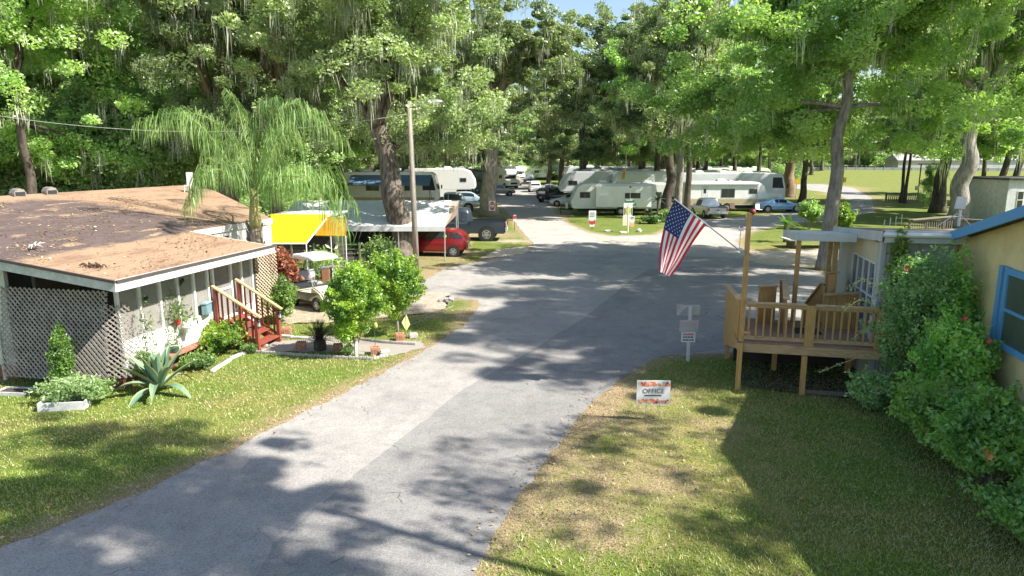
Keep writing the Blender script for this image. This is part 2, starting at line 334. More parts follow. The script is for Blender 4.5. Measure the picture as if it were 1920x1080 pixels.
sheet('driveway', ragged(poly([(835,548),(780,548),(720,556),(560,566),(520,588),(520,606),(640,604),(735,594),(800,588),(838,578)]), .06, seed=5), .010, mat('sandy drive', (.42, .36, .3), .95, vs=3, col2=(.3, .24, .18), bump=.4))
FWP = poly([(470,640),(660,636),(785,640),(800,652),(735,668),(600,660),(475,660)])
sheet('garden_path', ragged(FWP, .03, seed=6), .012, PATHC)
sheet('sandy_apron', ragged(poly([(1398,484),(1420,472),(1500,468),(1640,466),(1640,494),(1520,500),(1420,496)]), .12, seed=9), .018, mat('pale sand', (.56, .48, .38), .95, vs=3, col2=(.42, .35, .27), bump=.3))
sheet('sandy_verge', ragged(poly([(930,468),(1000,462),(985,476),(900,486)]), .06, seed=10), .018, mat('pale sand', (.56, .48, .38)))
c_, s_ = math.cos(R(-13)), math.sin(R(-13))
sheet('deck_shade_sheet', ragged([(5.35 + a*c_ - b*s_, 15.5 + a*s_ + b*c_) for a, b in ((.15,.1),(3.3,-.1),(3.4,2.4),(.2,2.4))], .05, seed=12), .012, mat('under deck shade tone', (.07, .055, .04), .95, vs=8, bump=.4))  # dark sheet: the shade under the deck put into the ground colour
# V-shaped joint lines in the junction
mb = MB()
for a, b in (((1095,437),(1165,461)),((1165,461),(1245,440))):
    p, q = Vector((*G(*a), .02)), Vector((*G(*b), .02)); w = (q-p).cross(Vector((0,0,1))).normalized() * .06
    mb.quad(p-w, q-w, q+w, p+w)
o = mb.build('road_marking', mat('worn yellow paint', (.7, .56, .28), .9, var=.2)); o['kind'] = 'structure'
# grass blades and fallen leaves near the camera
def scatter(n, x0, x1, y0, y1, dmin, r, extra=None):
    P = np.stack([r.uniform(x0, x1, n), y0 + (y1-y0) * r.uniform(0, 1, n)**1.25], 1); s = sdist(P[:,0], P[:,1], ROAD); k = s > dmin
    k &= ~pip(P[:,0], P[:,1], FWP)
    return P[k]
def blades(name, P, h, m, r, w=.012):
    n = len(P); a = r.uniform(0, 2*np.pi, n); ln = r.uniform(.3, 1, n)[:,None] * h; d = np.stack([np.cos(a), np.sin(a)], 1); lean = r.normal(size=(n,2)) * .6
    z = np.zeros((n,1)); b = np.concatenate([P, z], 1); t = np.concatenate([P + lean*ln, ln], 1); s = np.concatenate([d*w, z], 1)
    V = np.stack([b-s, b+s, t], 1).reshape(-1,3); return npmesh(name, V, np.arange(3*n).reshape(-1,3), m)
GRASS = leafmat('grass blades', (.17, .29, .04), (.36, .42, .09), (.4, .37, .14), trans=.3, scale=.5)
P = scatter(360000, -13, 9, 7.5, 24, .03, rng)
li = (litter + .35*dry)[np.searchsorted(ys, P[:,1]).clip(0, len(ys)-1), np.searchsorted(xs, P[:,0]).clip(0, len(xs)-1)]; P = P[rng.uniform(size=len(P)) > li*.95]
g = blades('grass', P, .055, GRASS, rng, .009); tag(g, 'short patchy lawn on both sides of the road', 'grass', kind='stuff')
P = scatter(260000, -13, 9, 7.5, 24, .0, rng)
li = litter[np.searchsorted(ys, P[:,1]).clip(0, len(ys)-1), np.searchsorted(xs, P[:,0]).clip(0, len(xs)-1)]; P = P[rng.uniform(size=len(P)) < li**1.5*.6]
g = blades('dry_grass', P, .035, leafmat('straw blades', (.4, .31, .17), (.55, .45, .27), (.26, .19, .1), trans=.2, scale=1.5), rng, .009); tag(g, 'dry straw coloured grass patches on the right lawn and road edges', 'dry grass', kind='stuff')
P = scatter(26000, -13, 9, 7.5, 40, -.35, rng)
Pn = P[rng.uniform(size=len(P)) < np.clip(.15 + .8*np.exp(-np.abs(sdist(P[:,0], P[:,1], ROAD)) / .35), 0, 1)]
V, Fq = leaf_arrays(np.concatenate([Pn, np.full((len(Pn),1), .035)], 1), .028, rng, .6, .85)
g = npmesh('leaf_litter', V, Fq, leafmat('dead leaves', (.42, .25, .12), (.6, .48, .3), (.25, .15, .08), trans=.1)); tag(g, 'brown fallen leaves along the road edge', 'leaf litter', kind='stuff')
# ================================================================= VEGETATION BUILDERS
L_OAK = leafmat('oak leaves', (.26, .34, .15), (.49, .56, .31), (.18, .25, .11), trans=.42)
L_BRIGHT = leafmat('maple leaves', (.29, .45, .14), (.54, .67, .27), (.22, .36, .11), trans=.48)
L_FOREST = leafmat('forest leaves', (.28, .41, .17), (.51, .62, .33), (.2, .31, .13), trans=.48)
L_YEL = leafmat('lime leaves', (.2, .34, .03), (.4, .5, .07), (.12, .24, .03), trans=.4, scale=1.5)
L_DARK = leafmat('dark shrub leaves', (.035, .1, .025), (.09, .19, .04), (.1, .22, .04), trans=.3, scale=1.2)
L_BUSH = leafmat('garden shrub leaves', (.12, .22, .05), (.28, .38, .11), (.08, .15, .04), trans=.35, scale=1.5)
L_RED = leafmat('copper leaves', (.3, .08, .045), (.5, .2, .11), (.18, .05, .03), trans=.3, scale=2)
MOSS = leafmat('spanish moss', (.38, .39, .3), (.52, .52, .42), (.27, .28, .2), trans=.3, scale=1)
def make_tree(name, label, seed, Ht, r0, Rc, zlo, leafm, bark, nleaf, lsize, moss=0, lean=(0, 0), nlimb=7, clump=.85, flare=1.5, zflat=1, cat='tree', fork=None, low=0, keep=1):
    rg = np.random.default_rng(seed); rr = random.Random(seed)
    root = thing(name, label, cat); tb = MB(); tips = []; nleaf = int(nleaf*1.75); lsize *= .72
    hf = fork or zlo + .12 * (Ht - zlo); pth = []
    for i in range(7):
        t = i / 6; pth.append(Vector((lean[0]*t*t*hf + rr.uniform(-.12, .12)*r0*3*(0 < i), lean[1]*t*t*hf + rr.uniform(-.12, .12)*r0*3*(0 < i), hf*t)))
    pth = cr([p if i else p - Vector((0, 0, .15)) for i, p in enumerate(pth)], 3); m = len(pth)
    tb.tube(pth, [r0 * ((flare - 1) * math.exp(-i/m*14) + 1 - .42*i/m) for i in range(m)], 14)
    top = pth[-1]; rt = r0 * .58
    for k in range(nlimb + low):
        a = 2*math.pi*k/nlimb + rr.uniform(-.4, .4); zz = (k % 3)/2; st = top
        if k < nlimb:
            el = rr.uniform(.25, 1.0); rad = Rc*rr.uniform(.6, .95)*(1 - .35*el); zt = zlo + (Ht-zlo)*(.25 + .68*el)
        else: st = pth[int(m*.8)]; rad = Rc*rr.uniform(.7, 1); zt = zlo + (Ht-zlo)*rr.uniform(.02, .2)
        e = Vector((top.x + rad*math.cos(a), top.y + rad*math.sin(a), zt)); mid = st.lerp(e, .5) + Vector((rr.uniform(-.4,.4), rr.uniform(-.4,.4), (zt-st.z)*.18 + rr.uniform(-.3,.5)))
        lp = cr([st - Vector((0,0,.2)), st.lerp(mid, .5) + Vector((rr.uniform(-.25,.25), rr.uniform(-.25,.25), .1)), mid, mid.lerp(e,.5) + Vector((rr.uniform(-.4,.4),)*3), e], 3)
        rl = rt * rr.uniform(.4, .62); tb.tube(lp, [rl*(1 - .85*i/(len(lp)-1)) for i in range(len(lp))], 7)
        for i in range(4, len(lp), 1):
            tips.append(lp[i])
            for q in range(2 if i < len(lp)-1 else 4):
                dd = Vector((rr.gauss(0,1), rr.gauss(0,1), rr.gauss(0,.7))).normalized() * rr.uniform(.12, .34)*Rc; t2 = lp[i] + dd
                if q < 1: tb.tube([lp[i], lp[i] + dd*.5 + Vector((0,0,.15)), t2], [rl*.22, rl*.14, rl*.04], 4)
                tips.append(t2)
    for k in range(int(nlimb*8)):             # upper and outer filling clumps
        a = rr.uniform(0, 2*math.pi); c = rr.uniform(-.64, 1); q = math.sqrt(max(0, 1 - c*c)) * rr.uniform(.55, 1)
        tips.append(Vector((top.x + Rc*q*math.cos(a), top.y + Rc*q*math.sin(a), zlo + (Ht-zlo)*(.38 + .6*c) )))
    tb.build('trunk', bark, root, smooth=True)
    T = np.array([tuple(t) for t in tips]); T[:,2] = np.maximum(T[:,2], zlo - .3)
    wts = rg.uniform(.3, 1.6, len(T)) * (rg.uniform(size=len(T)) < keep); wts /= wts.sum(); ci = rg.choice(len(T), nleaf, p=wts); cs = (rg.uniform(.55, 1.25, len(T)) * clump)[ci]
    off = rg.normal(size=(nleaf, 3)); off *= (rg.uniform(.15, 1, nleaf)**.5 / (np.linalg.norm(off, axis=1) + 1e-6))[:,None]
    P = T[ci] + off * cs[:,None] * np.array([1, 1, .62*zflat]); leafobj('crown', P, lsize, leafm, root, rg, .55, .25)
    if moss:
        n = int(moss*2.2); ci = rg.choice(len(T), n); st = T[ci] + rg.normal(size=(n,3))*.45*clump; L = rg.uniform(.35, 1, n)**1.5 * 1.7; V = []; k = 9
        base = np.repeat(st, k, 0) + rg.normal(size=(n*k,3))*np.array([.13,.13,.12]); LL = np.repeat(L, k) * rg.uniform(.4, 1, n*k); a = rg.uniform(0, 2*np.pi, n*k); w = rg.uniform(.008, .026, n*k)
        d = np.stack([np.cos(a)*w, np.sin(a)*w, 0*w], 1); z = np.stack([rg.normal(size=n*k)*.09, rg.normal(size=n*k)*.09, -LL], 1)
        V = np.stack([base-d*.6, base+d*.6, base+z*.5+d, base+z, base+z*.5-d], 1).reshape(-1,3)
        o = npmesh('hanging_moss', V, np.arange(5*n*k).reshape(-1,5), MOSS, root); o['kind'] = 'stuff'
    return root
def bush(name, label, loc, r, n, lsize, m, seed=1, cat='shrub', lumps=14, stems=6, z0=.05, group=None, flowers=None, asp=.5, sparse=1, trunk=0, bark=None, shell=.5, stake=None):
    rg = np.random.default_rng(seed); rr = random.Random(seed); root = thing(name, label, cat, loc, 0, group)
    C = []
    for k in range(lumps):
        v = Vector((rr.gauss(0,1), rr.gauss(0,1), rr.gauss(0,1))).normalized() * rr.uniform(.35, .8)
        C.append((v.x*r[0], v.y*r[1], z0 + trunk + r[2]*(1 + v.z)))
    C = np.array(C); ns = int(n*.35); n -= ns; ci = rg.integers(0, lumps, n); off = rg.normal(size=(n,3)); off *= (rg.uniform(shell, 1, n)**.5 / np.linalg.norm(off, axis=1))[:,None]
    P = C[ci] + off * np.array(r) * (.42*rg.uniform(.6, 1.15, lumps)[ci])[:,None]*sparse; q = rg.normal(size=(70,3)); q[:,2] = np.abs(q[:,2])*1.3; q /= np.linalg.norm(q, axis=1)[:,None]; q *= rg.uniform(.8, 1.28, 70)[:,None]; si = rg.integers(0, 70, ns); tt = rg.uniform(.45, 1, ns)[:,None]
    bend = rg.normal(size=(70,3))*.12; PS = (q[si]*tt + bend[si]*tt**2)*np.array(r)*1.05 + np.array([0,0,z0+trunk+r[2]*.85]) + rg.normal(size=(ns,3))*lsize*.9
    P = np.concatenate([P, PS]); P[:,2] = np.maximum(P[:,2], .03)
    leafobj('foliage', P, lsize, m, root, rg, asp)
    sb = MB()
    if trunk: sb.tube([(0,0,-.05), (.02,.01,trunk*.5), (-.01,.02,trunk+r[2]*.8)], [.045,.038,.025], 8)
    for k in range(stems):
        c = C[k % lumps]; b = (c[0]*.15, c[1]*.15, trunk*.9); mdl = (c[0]*.5, c[1]*.5, trunk + (c[2]-trunk)*.55); sb.tube([b, mdl, tuple(c*np.array([1.1,1.1,1.12]))], [.018,.012,.004], 5)
    sb.build('stem', bark or BARKP, root, smooth=True)
    if flowers:
        fm, nf, fs = flowers
        for k in range(nf):
            c = C[rr.randrange(lumps)]; v = Vector((rr.gauss(0,1), rr.gauss(0,1)-.8, rr.gauss(0,1)+.3)).normalized(); p = Vector(c) + Vector((v.x*r[0], v.y*r[1], v.z*r[2]))*.5*sparse
            fb = MB()
            for j in range(6):
                a = 2*math.pi*j/6; u = Vector((math.cos(a), -.5, math.sin(a))).normalized()*fs; w = Vector((-math.sin(a), 0, math.cos(a)))*fs*.38
                fb.quad(p, p + u*.55 + w, p + u, p + u*.55 - w)
            fb.build('flower', fm, root)
    return root
# ================================================================= LEFT MOBILE HOME (local x: away from road to the left is -x; y along eave)
HA = thing('mobile_home', 'long low white mobile home with rusty brown flat roof and screened porch', 'mobile home', (-8.7, 14.7, 0), R(-11.8))
HWALL = mat('chalky white siding', (.74, .73, .7), .75, vs=3, col2=(.58, .56, .52), bump=.1)
def roof_mat():
    m = bpy.data.materials.new('roof felt under pine straw'); m.use_nodes = True; n = m.node_tree; b = n.nodes['Principled BSDF']; b.inputs['Roughness'].default_value = .95; b.inputs['Specular IOR Level'].default_value = .2
    tc = n.nodes.new('ShaderNodeTexCoord'); sx = n.nodes.new('ShaderNodeSeparateXYZ'); n.links.new(tc.outputs['Object'], sx.inputs[0])
    def noise(s, lo, hi, st=(1,1,1), det=6):
        mp = n.nodes.new('ShaderNodeMapping'); mp.inputs['Scale'].default_value = st; n.links.new(tc.outputs['Object'], mp.inputs[0])
        a = n.nodes.new('ShaderNodeTexNoise'); a.inputs['Scale'].default_value = s; a.inputs['Detail'].default_value = det; a.inputs['Roughness'].default_value = .7
        n.links.new(mp.outputs[0], a.inputs[0]); r = n.nodes.new('ShaderNodeMapRange'); r.inputs[1].default_value = lo; r.inputs[2].default_value = hi; n.links.new(a.outputs[0], r.inputs[0]); return r.outputs[0]
    def ma(op, a, c):
        x = n.nodes.new('ShaderNodeMath'); x.operation = op; x.use_clamp = True
        for i, v in enumerate((a, c)):
            if isinstance(v, float): x.inputs[i].default_value = v
            else: n.links.new(v, x.inputs[i])
        return x.outputs[0]
    def mr(v, a, c):
        r = n.nodes.new('ShaderNodeMapRange'); r.inputs[1].default_value = a; r.inputs[2].default_value = c; n.links.new(v, r.inputs[0]); return r.outputs[0]
    def mix(f, a, c):
        x = n.nodes.new('ShaderNodeMix'); x.data_type = 'RGBA'; n.links.new(f, x.inputs[0])
        for s, v in ((6, a), (7, c)):
            if isinstance(v, tuple): x.inputs[s].default_value = (*v, 1)
            else: n.links.new(v, x.inputs[s])
        return x.outputs[2]
    X, Yy = sx.outputs[0], sx.outputs[1]
    # dark bare felt lies in a band x in (-9,-2.2), y < 11 ; straw elsewhere
    w = noise(.5, .3, .7)
    band = ma('MULTIPLY', mr(X, -1.7, -3.4), mr(X, -10.3, -8.6)); band = ma('MULTIPLY', band, mr(Yy, 10.5, 7)); band = ma('MULTIPLY', ma('ADD', band, ma('MULTIPLY', w, .25)), band)
    straw = mix(noise(9, .35, .65, (1, 3, 1)), (.37, .255, .165), (.27, .18, .115)); straw = mix(noise(1.3, .5, .7, (1, .4, 1)), straw, (.2, .12, .08))
    felt = mix(noise(3, .35, .65, (1, .5, 1)), (.135, .1, .09), (.095, .072, .066)); felt = mix(noise(1.8, .56, .66, (1, .35, 1)), felt, (.38, .26, .16))
    c = mix(mr(ma('ADD', band, ma('MULTIPLY', noise(2.5, .35, .65, (1,.6,1)), .3)), .45, .75), straw, felt)
    sm = n.nodes.new('ShaderNodeMath'); sm.operation = 'PINGPONG'; sm.inputs[1].default_value = .48; n.links.new(X, sm.inputs[0]); c = mix(ma('MULTIPLY', mr(sm.outputs[0], .022, .008), noise(1.2, .35, .6)), c, (.1, .065, .05))
    n.links.new(c, b.inputs['Base Color']); bu = n.nodes.new('ShaderNodeBump'); bu.inputs['Strength'].default_value = .3; bu.inputs['Distance'].default_value = .03
    n.links.new(noise(30, .2, .8), bu.inputs['Height']); n.links.new(bu.outputs[0], b.inputs['Normal']); return m
def rz_(x): return 2.72 + (-x) * .133
ROOF = roof_mat(); LP = 6.35; LM = 11.2; XP = -2.9; XF = -3.75
mb = MB()
def roofslab(x0, x1, y0, y1, th=.07):
    n = 8; pts = [(x0 + (x1-x0)*i/n) for i in range(n+1)]
    mb.prism([(x, rz_(x)) for x in pts] + [(x, rz_(x) - th) for x in pts[::-1]], y0, y1)
roofslab(XP + .003, 0, 0, LP); LF = 17.5
for xa, xb, ya, yb, za, zb in ((XP, -10.4, LM, LF, rz_(XP), rz_(-10.4)), (-10.403, -14.8, LF, LF, rz_(-10.4), rz_(-10.4) - .6)):
    mb.add([(xa,0,za),(xb,0,zb),(xb,yb,zb),(xa,ya,za),(xa,0,za-.07),(xb,0,zb-.07),(xb,yb,zb-.07),(xa,ya,za-.07)], [(0,1,2,3),(7,6,5,4),(0,4,5,1),(1,5,6,2),(2,6,7,3),(3,7,4,0)])
roof = mb.build('roof', ROOF, HA)
mb = MB()                                        # fascia boards
mb.box((.03, LP/2 + .02, 2.6), (.05, LP + .1, .2)); mb.box((.0, LP/2 + .02, 2.735), (.12, LP + .12, .02))
mb.beam((.05, -.03, rz_(0) - .12), (-10.4, -.03, rz_(-10.4) - .12), .05, .2); mb.beam((-10.41, -.03, rz_(-10.4) - .12), (-14.8, -.03, rz_(-10.4) - .72), .05, .2)
mb.beam((XP + .03, LP + .06, rz_(XP) - .11), (XP + .03, LM, rz_(XP) - .11), .05, .2); mb.beam((.05, LP + .04, rz_(0) - .1), (XP + .06, LP + .04, rz_(XP) - .1), .05, .18)
mb.build('fascia', GREYW, HA)
mb = MB(); mb.beam((.07, -.065, rz_(0) + .01), (-10.4, -.065, rz_(-10.4) + .01), .05, .06); mb.beam((.075, -.03, 2.73), (.075, LP + .05, 2.73), .045, .05); mb.build('drip_edge', mat('dark drip edge', (.08, .06, .06), .7), roof)
mb = MB(); mb.b2((-.72, .72, .0), (-.62, 4.05, .28)); mb.b2((-2.9, .62, 0), (-.62, .72, .28)); mb.b2((-.72, 5.3, 0), (-.62, LP - .1, .28)); mb.build('brick_base', mat('dark brick', (.2, .085, .06), .9, var=.25, vs=12), HA)
mb = MB(); mb.b2((-.7, .7, .28), (-.6, 4.1, 1.12)); mb.b2((-.7, 5.25, .28), (-.6, LP - .15, .95)); mb.b2((-.66, 4.11, .28), (-.56, 5.24, .85)); mb.build('plinth_wall', HWALL, HA)
mb = MB(); mb.b2((-.58, 1.9, .4), (-.32, 3.5, .46)); mb.build('brick_ledge', mat('faded brick', (.42, .18, .12), .9, var=.2, vs=12), HA)
SCR = mat('porch insect screen', (.6, .57, .52), .8, var=.12, vs=1.2, spec=.1)
_n = SCR.node_tree; _t = _n.nodes.new('ShaderNodeBsdfTransparent'); _m = _n.nodes.new('ShaderNodeMixShader'); _m.inputs[0].default_value = .3
_n.links.new(_t.outputs[0], _m.inputs[1]); _n.links.new(_n.nodes['Principled BSDF'].outputs[0], _m.inputs[2]); _n.links.new(_m.outputs[0], _n.nodes['Material Output'].inputs[0])

posts = [.72, 1.42, 2.12, 2.78, 3.42, 4.02, 4.25, 5.1, 5.62, LP - .18]
for i in range(len(posts) - 1):
    if i == 5: continue
    a, b = posts[i] + .04, posts[i+1] - .04; mb = MB(); z0 = 1.0 if i < 6 else .98
    if i == 6: z0 = .86
    mb.b2((-.68, a, z0 if i > 5 else 1.12), (-.66, b, 2.5)); mb.build('screen_panel', SCR, HA)
for y in posts: mb = MB(); mb.b2((-.7, y - .035, .95 if y not in (4.25, 5.1) else .85), (-.61, y + .035, 2.54)); mb.build('post', WHITE, HA, bevel=.005)
mb = MB(); mb.b2((-.655, 4.29, 1.62), (-.63, 5.06, 1.68)); mb.build('door_rail', WHITE, HA)
mb = MB(); mb.b2((-.71, .6, 2.5), (-.6, LP - .1, 2.6)); mb.build('header', HWALL, HA)
mb = MB(); mb.b2((XP - .15, .8, 0), (XP - .05, LP, 2.9)); mb.b2((XP, LP - .12, 0), (-.62, LP - .02, 2.56)); mb.build('inner_wall', mat('shade darkened tan', (.07, .06, .05), .8), HA)  # tan darkened so the porch's interior shade sits in the wall colour
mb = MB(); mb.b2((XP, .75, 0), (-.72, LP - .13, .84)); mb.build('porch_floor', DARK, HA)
mb = MB(); mb.b2((XP - .1, LP + .02, 0), (XP, LM - .2, rz_(XP) - .2)); mb.beam((-14.3, LF - .3, 1.6), (-10.3, LF - .3, 1.6), .1, 3.2); mb.beam((-10.3, LF - .3, 1.6), (XP - .1, LM - .2, 1.55), .1, 3.1); mb.b2((-14.4, .82, 0), (-14.3, LF - .3, 3.2))
mb.b2((-14.3, .72, .35), (XF, .82, 3.0)); mb.build('wall', HWALL, HA)
mb = MB(); mb.b2((-14.3, .76, 0), (XF, .81, .34)); mb.build('skirting', BRICKR, HA)
for y in (8.1, 9.8):
    f = MB(); f.b2((XP - .01, y - .35, 1.9), (XP + .02, y + .35, 2.8)); w = f.build('window', GREYW, HA); g = MB(); g.b2((XP + .021, y - .29, 1.96), (XP + .026, y + .29, 2.74)); g.build('pane', GLASS, w)
f = MB(); f.b2((-5.4, .68, 1.1), (-4.2, .715, 2.5)); w = f.build('window', WHITE, HA); g = MB(); g.b2((-5.32, .67, 1.18), (-4.28, .679, 2.42)); g.build('pane', GLASS, w)
# lattice: big leaning sheet on the camera-facing end plus a narrow one
def lattice(name, w, h, m, parent, loc, rx=0, rz=0, step=.115, sl=.028, double=True, cut=None):
    mb = MB()
    for sgn, off in ((1, .014), (-1, 0)):
        if sgn > 0 and not double: continue
        sl_ = sl; sl = sl*(.55 if sgn > 0 else 1)
        k = -h
        while k < w + h:
            # line x = k + sgn*z' clipped to the rectangle
            pts = []
            if sgn > 0: x0, x1 = k, k + h
            else: x0, x1 = k + h, k
            z0, z1 = 0, h
            def cl(x0, z0, x1, z1):
                ts = [0, 1]
                dx = x1 - x0
                lo, hi = sorted(((0 - x0)/dx, (w - x0)/dx)); return max(0, lo), min(1, hi)
            t0, t1 = cl(x0, z0, x1, z1)
            if t1 - t0 > .02: mb.beam((x0 + (x1-x0)*t0, off, z0 + (z1-z0)*t0), (x0 + (x1-x0)*t1, off, z0 + (z1-z0)*t1), sl*.35, sl, up=(0, -1, 0)) if False else mb.beam((x0 + (x1-x0)*t0, off, h*t0), (x0 + (x1-x0)*t1, off, h*t1), .008, sl, up=(-sgn, 0, 1))
            k += step
        sl = sl_
    o = mb.build(name, m, parent); o.location = loc; o.rotation_euler = (rx, 0, rz); return o
LAT = mat('weathered grey lattice', (.42, .37, .33), .9, var=.22, vs=4)
lattice('lattice', 2.95, 2.15, LAT, HA, (-3.68, .28, .24), rx=R(-7), step=.135, sl=.05)
lattice('lattice', .6, 1.75, LAT, HA, (-.85, .42, .3), rx=0, rz=R(28), step=.13, sl=.035)
lattice('lattice', .9, 2.1, mat('tan lattice', (.62, .5, .36), .8), HA, (-.64, LP + .02, .4), rz=R(90)*0 + R(75), step=.12, sl=.03)
mb = MB(); mb.box((-3.74, .4, 1.5), (.07, .07, 2.8)); mb.build('corner_post', GREYW, HA)
tag(HA.children[0], None)
for y, x in ((5.9, -10.2), (7.2, -10.2)):     # humped roof vents
    mb = MB(); z = rz_(x); pr = [(-.22, 0), (-.24, .14), (-.16, .27), (0, .32), (.16, .27), (.24, .14), (.22, 0)]
    mb.prism([(px*.8, z + pz*.9 - .02) for px, pz in pr], -.2, .2); o = mb.build('roof_vent', mat('rusty vent', (.36, .32, .29), .6, .3, var=.25, vs=8), roof, smooth='auto'); mb = MB(); mb.box((0, -.205, z + .08), (.3, .02, .13)); mb.build('vent_opening', BLACK, o); o.location = (x, y + 1.4, 0); o.rotation_euler = (0, 0, R(70))
# things on the roof
t = thing('fallen_branch', 'pale dead branch lying on the brown roof', 'branch', HA.matrix_basis @ Vector((-3.2, 2.0, rz_(-3.2))) if False else Matrix.Translation(HA.location) @ Matrix.Rotation(R(-11.8), 4, 'Z') @ Vector((-3.4, 1.3, rz_(-3.4))), 0)
rr = random.Random(4); mb = MB()
for k in range(9):
    a = rr.uniform(0, 6.28); L = rr.uniform(.15, .42); mb.tube([(0,0,.03), (math.cos(a)*L*.5, math.sin(a)*L*.5, .06 + rr.uniform(0,.1)), (math.cos(a)*L, math.sin(a)*L, .03 + rr.uniform(0,.16))], [.03, .02, .006], 5)
mb.build('twigs', mat('bleached twig', (.55, .5, .45), .9), t)
MH = Matrix.Translation(HA.location) @ Matrix.Rotation(R(-11.8), 4, 'Z')
t = thing('leaf_clump', 'small dark clump of leaves near the front roof corner', 'leaves', MH @ Vector((-1.2, .75, rz_(-1.2) + .02)))
leafobj('leaves', np.random.default_rng(2).normal(size=(90,3))*np.array([.14,.07,.02]) + np.array([0,0,.03]), .045, mat('dark dead leaf', (.08, .045, .03), .9), t, np.random.default_rng(3))
rg = np.random.default_rng(12); nn_ = 5200; xx = -rg.uniform(.05, 9.5, nn_)**1.0; yy = rg.uniform(.1, 10.8, nn_); ok = ((yy < LP) | (xx < XP - .1)) & (rg.uniform(size=nn_) < .25 + .75*(np.sin(xx*1.7 + yy*.9) > .2)); xx, yy = xx[ok], yy[ok]
V, Fq = leaf_arrays(np.stack([xx, yy, 2.745 - xx*.133 + rg.uniform(0, .02, len(xx))], 1), .035, rg, .5, .85)
o = npmesh('roof_leaf_litter', V, Fq, leafmat('roof dead leaves', (.3, .2, .11), (.5, .38, .22), (.14, .08, .05), trans=.1)); o.matrix_world = MH; tag(o, 'loose dead leaves scattered over the brown felt roof of the mobile home', 'leaf litter', kind='stuff')
t = thing('plastic_chair', 'small white chair back standing beyond the roof edge by the palm', 'chair', PY(354, 350, 30.5)); mb = MB()
mb.box((0, 0, .05), (.3, .3, .04)); mb.build('seat', WHITE, t); mb = MB(); mb.box((0, .15, .35), (.3, .03, .55)); mb.build('backrest', WHITE, t, bevel=.01)
for sx in (-1, 1):
    for sy in (-1, 1): mb = MB(); mb.cyl((sx*.13, sy*.13, .03), (sx*.15, sy*.15, -.45), .02, n=6); mb.build('leg', WHITE, t)
t['label'] = 'small white plastic chair on the far edge of the brown roof by the palm'
# porch contents
t = thing('storage_tote', 'pale blue plastic tote behind the porch screens', 'storage tote', MH @ Vector((-.52, 3.72, 1.12)))
mb = MB(); mb.box((0, 0, .16), (.16, .34, .3)); mb.build('bin', mat('teal plastic', (.2, .32, .36), .5), t, bevel=.02); mb = MB(); mb.box((0, 0, .33), (.19, .38, .05)); mb.build('lid', mat('teal lid', (.28, .42, .46), .5), t, bevel=.015)
def pot(name, label, loc, r, h, col, plant=None, seed=1, cat='plant pot', ps=.25, n=200):
    t = thing(name, label, cat, loc); mb = MB(); mb.tube([(0,0,0),(0,0,h*.85),(0,0,h*.86),(0,0,h)], [r*.72, r, r*1.1, r*1.1], 14); mb.build('pot', mat('pot %.2f %.2f %.2f' % col, col, .6), t, smooth='auto')
    if plant:
        rg = np.random.default_rng(seed); p = rg.normal(size=(n,3))*np.array([ps*.5,ps*.5,ps*.5]) + np.array([0,0,h+ps*.6]); leafobj('leaves', p, ps*.22, plant, t, rg, .35)
    return t
pot('flower_pot', 'red pot with spindly plant on the porch sill', MH @ Vector((-.5, 2.5, 1.12)), .08, .14, (.4, .03, .04), L_BUSH, 3, ps=.3, n=90)
pot('hanging_pot', 'white pot hanging on the porch wall below the screens', MH @ Vector((-.42, 2.75, .86)), .13, .17, (.7, .66, .62), L_BUSH, 4, ps=.3, n=60)
pot('flower_pot', 'small dark green pot on the brick ledge', MH @ Vector((-.42, 2.2, .47)), .1, .14, (.05, .12, .08), L_DARK, 5, ps=.2, n=60)
for i, (y, z, lb) in enumerate(((1.45, 2.0, 'black coach lamp on the second porch post from the roof corner'), (2.8, 2.2, 'black coach lamp on the fourth porch post near the tote'))):
    t = thing('wall_lamp', lb, 'lamp', MH @ Vector((-.58, y, z))); mb = MB(); mb.tube([(0,0,-.1),(.05,0,-.02),(.09,0,.06),(.09,0,.1)], [.02,.04,.06,.01], 6); mb.build('lamp_body', BLACK, t)
t = thing('vine', 'thin climbing vine on the screened porch wall', 'vine', MH @ Vector((-.5, 1.9, .4))); mb = MB(); P = []
for k in range(7):
    rr = random.Random(k); p = Vector((0, rr.uniform(-1.1, .9), 0)); ln = [p.copy()]
    for j in range(9): p += Vector((rr.uniform(-.01,.012), rr.uniform(-.14,.14), rr.uniform(.08,.24))); ln.append(p.copy()); P += [tuple(p + Vector((rr.gauss(.03,.03), rr.gauss(0,.07), rr.gauss(0,.07)))) for _ in range(12)]
    mb.tube(ln, .007, 4)
mb.build('stem', OLDWOOD, t); leafobj('foliage', np.array(P), .03, L_BUSH, t, np.random.default_rng(1))
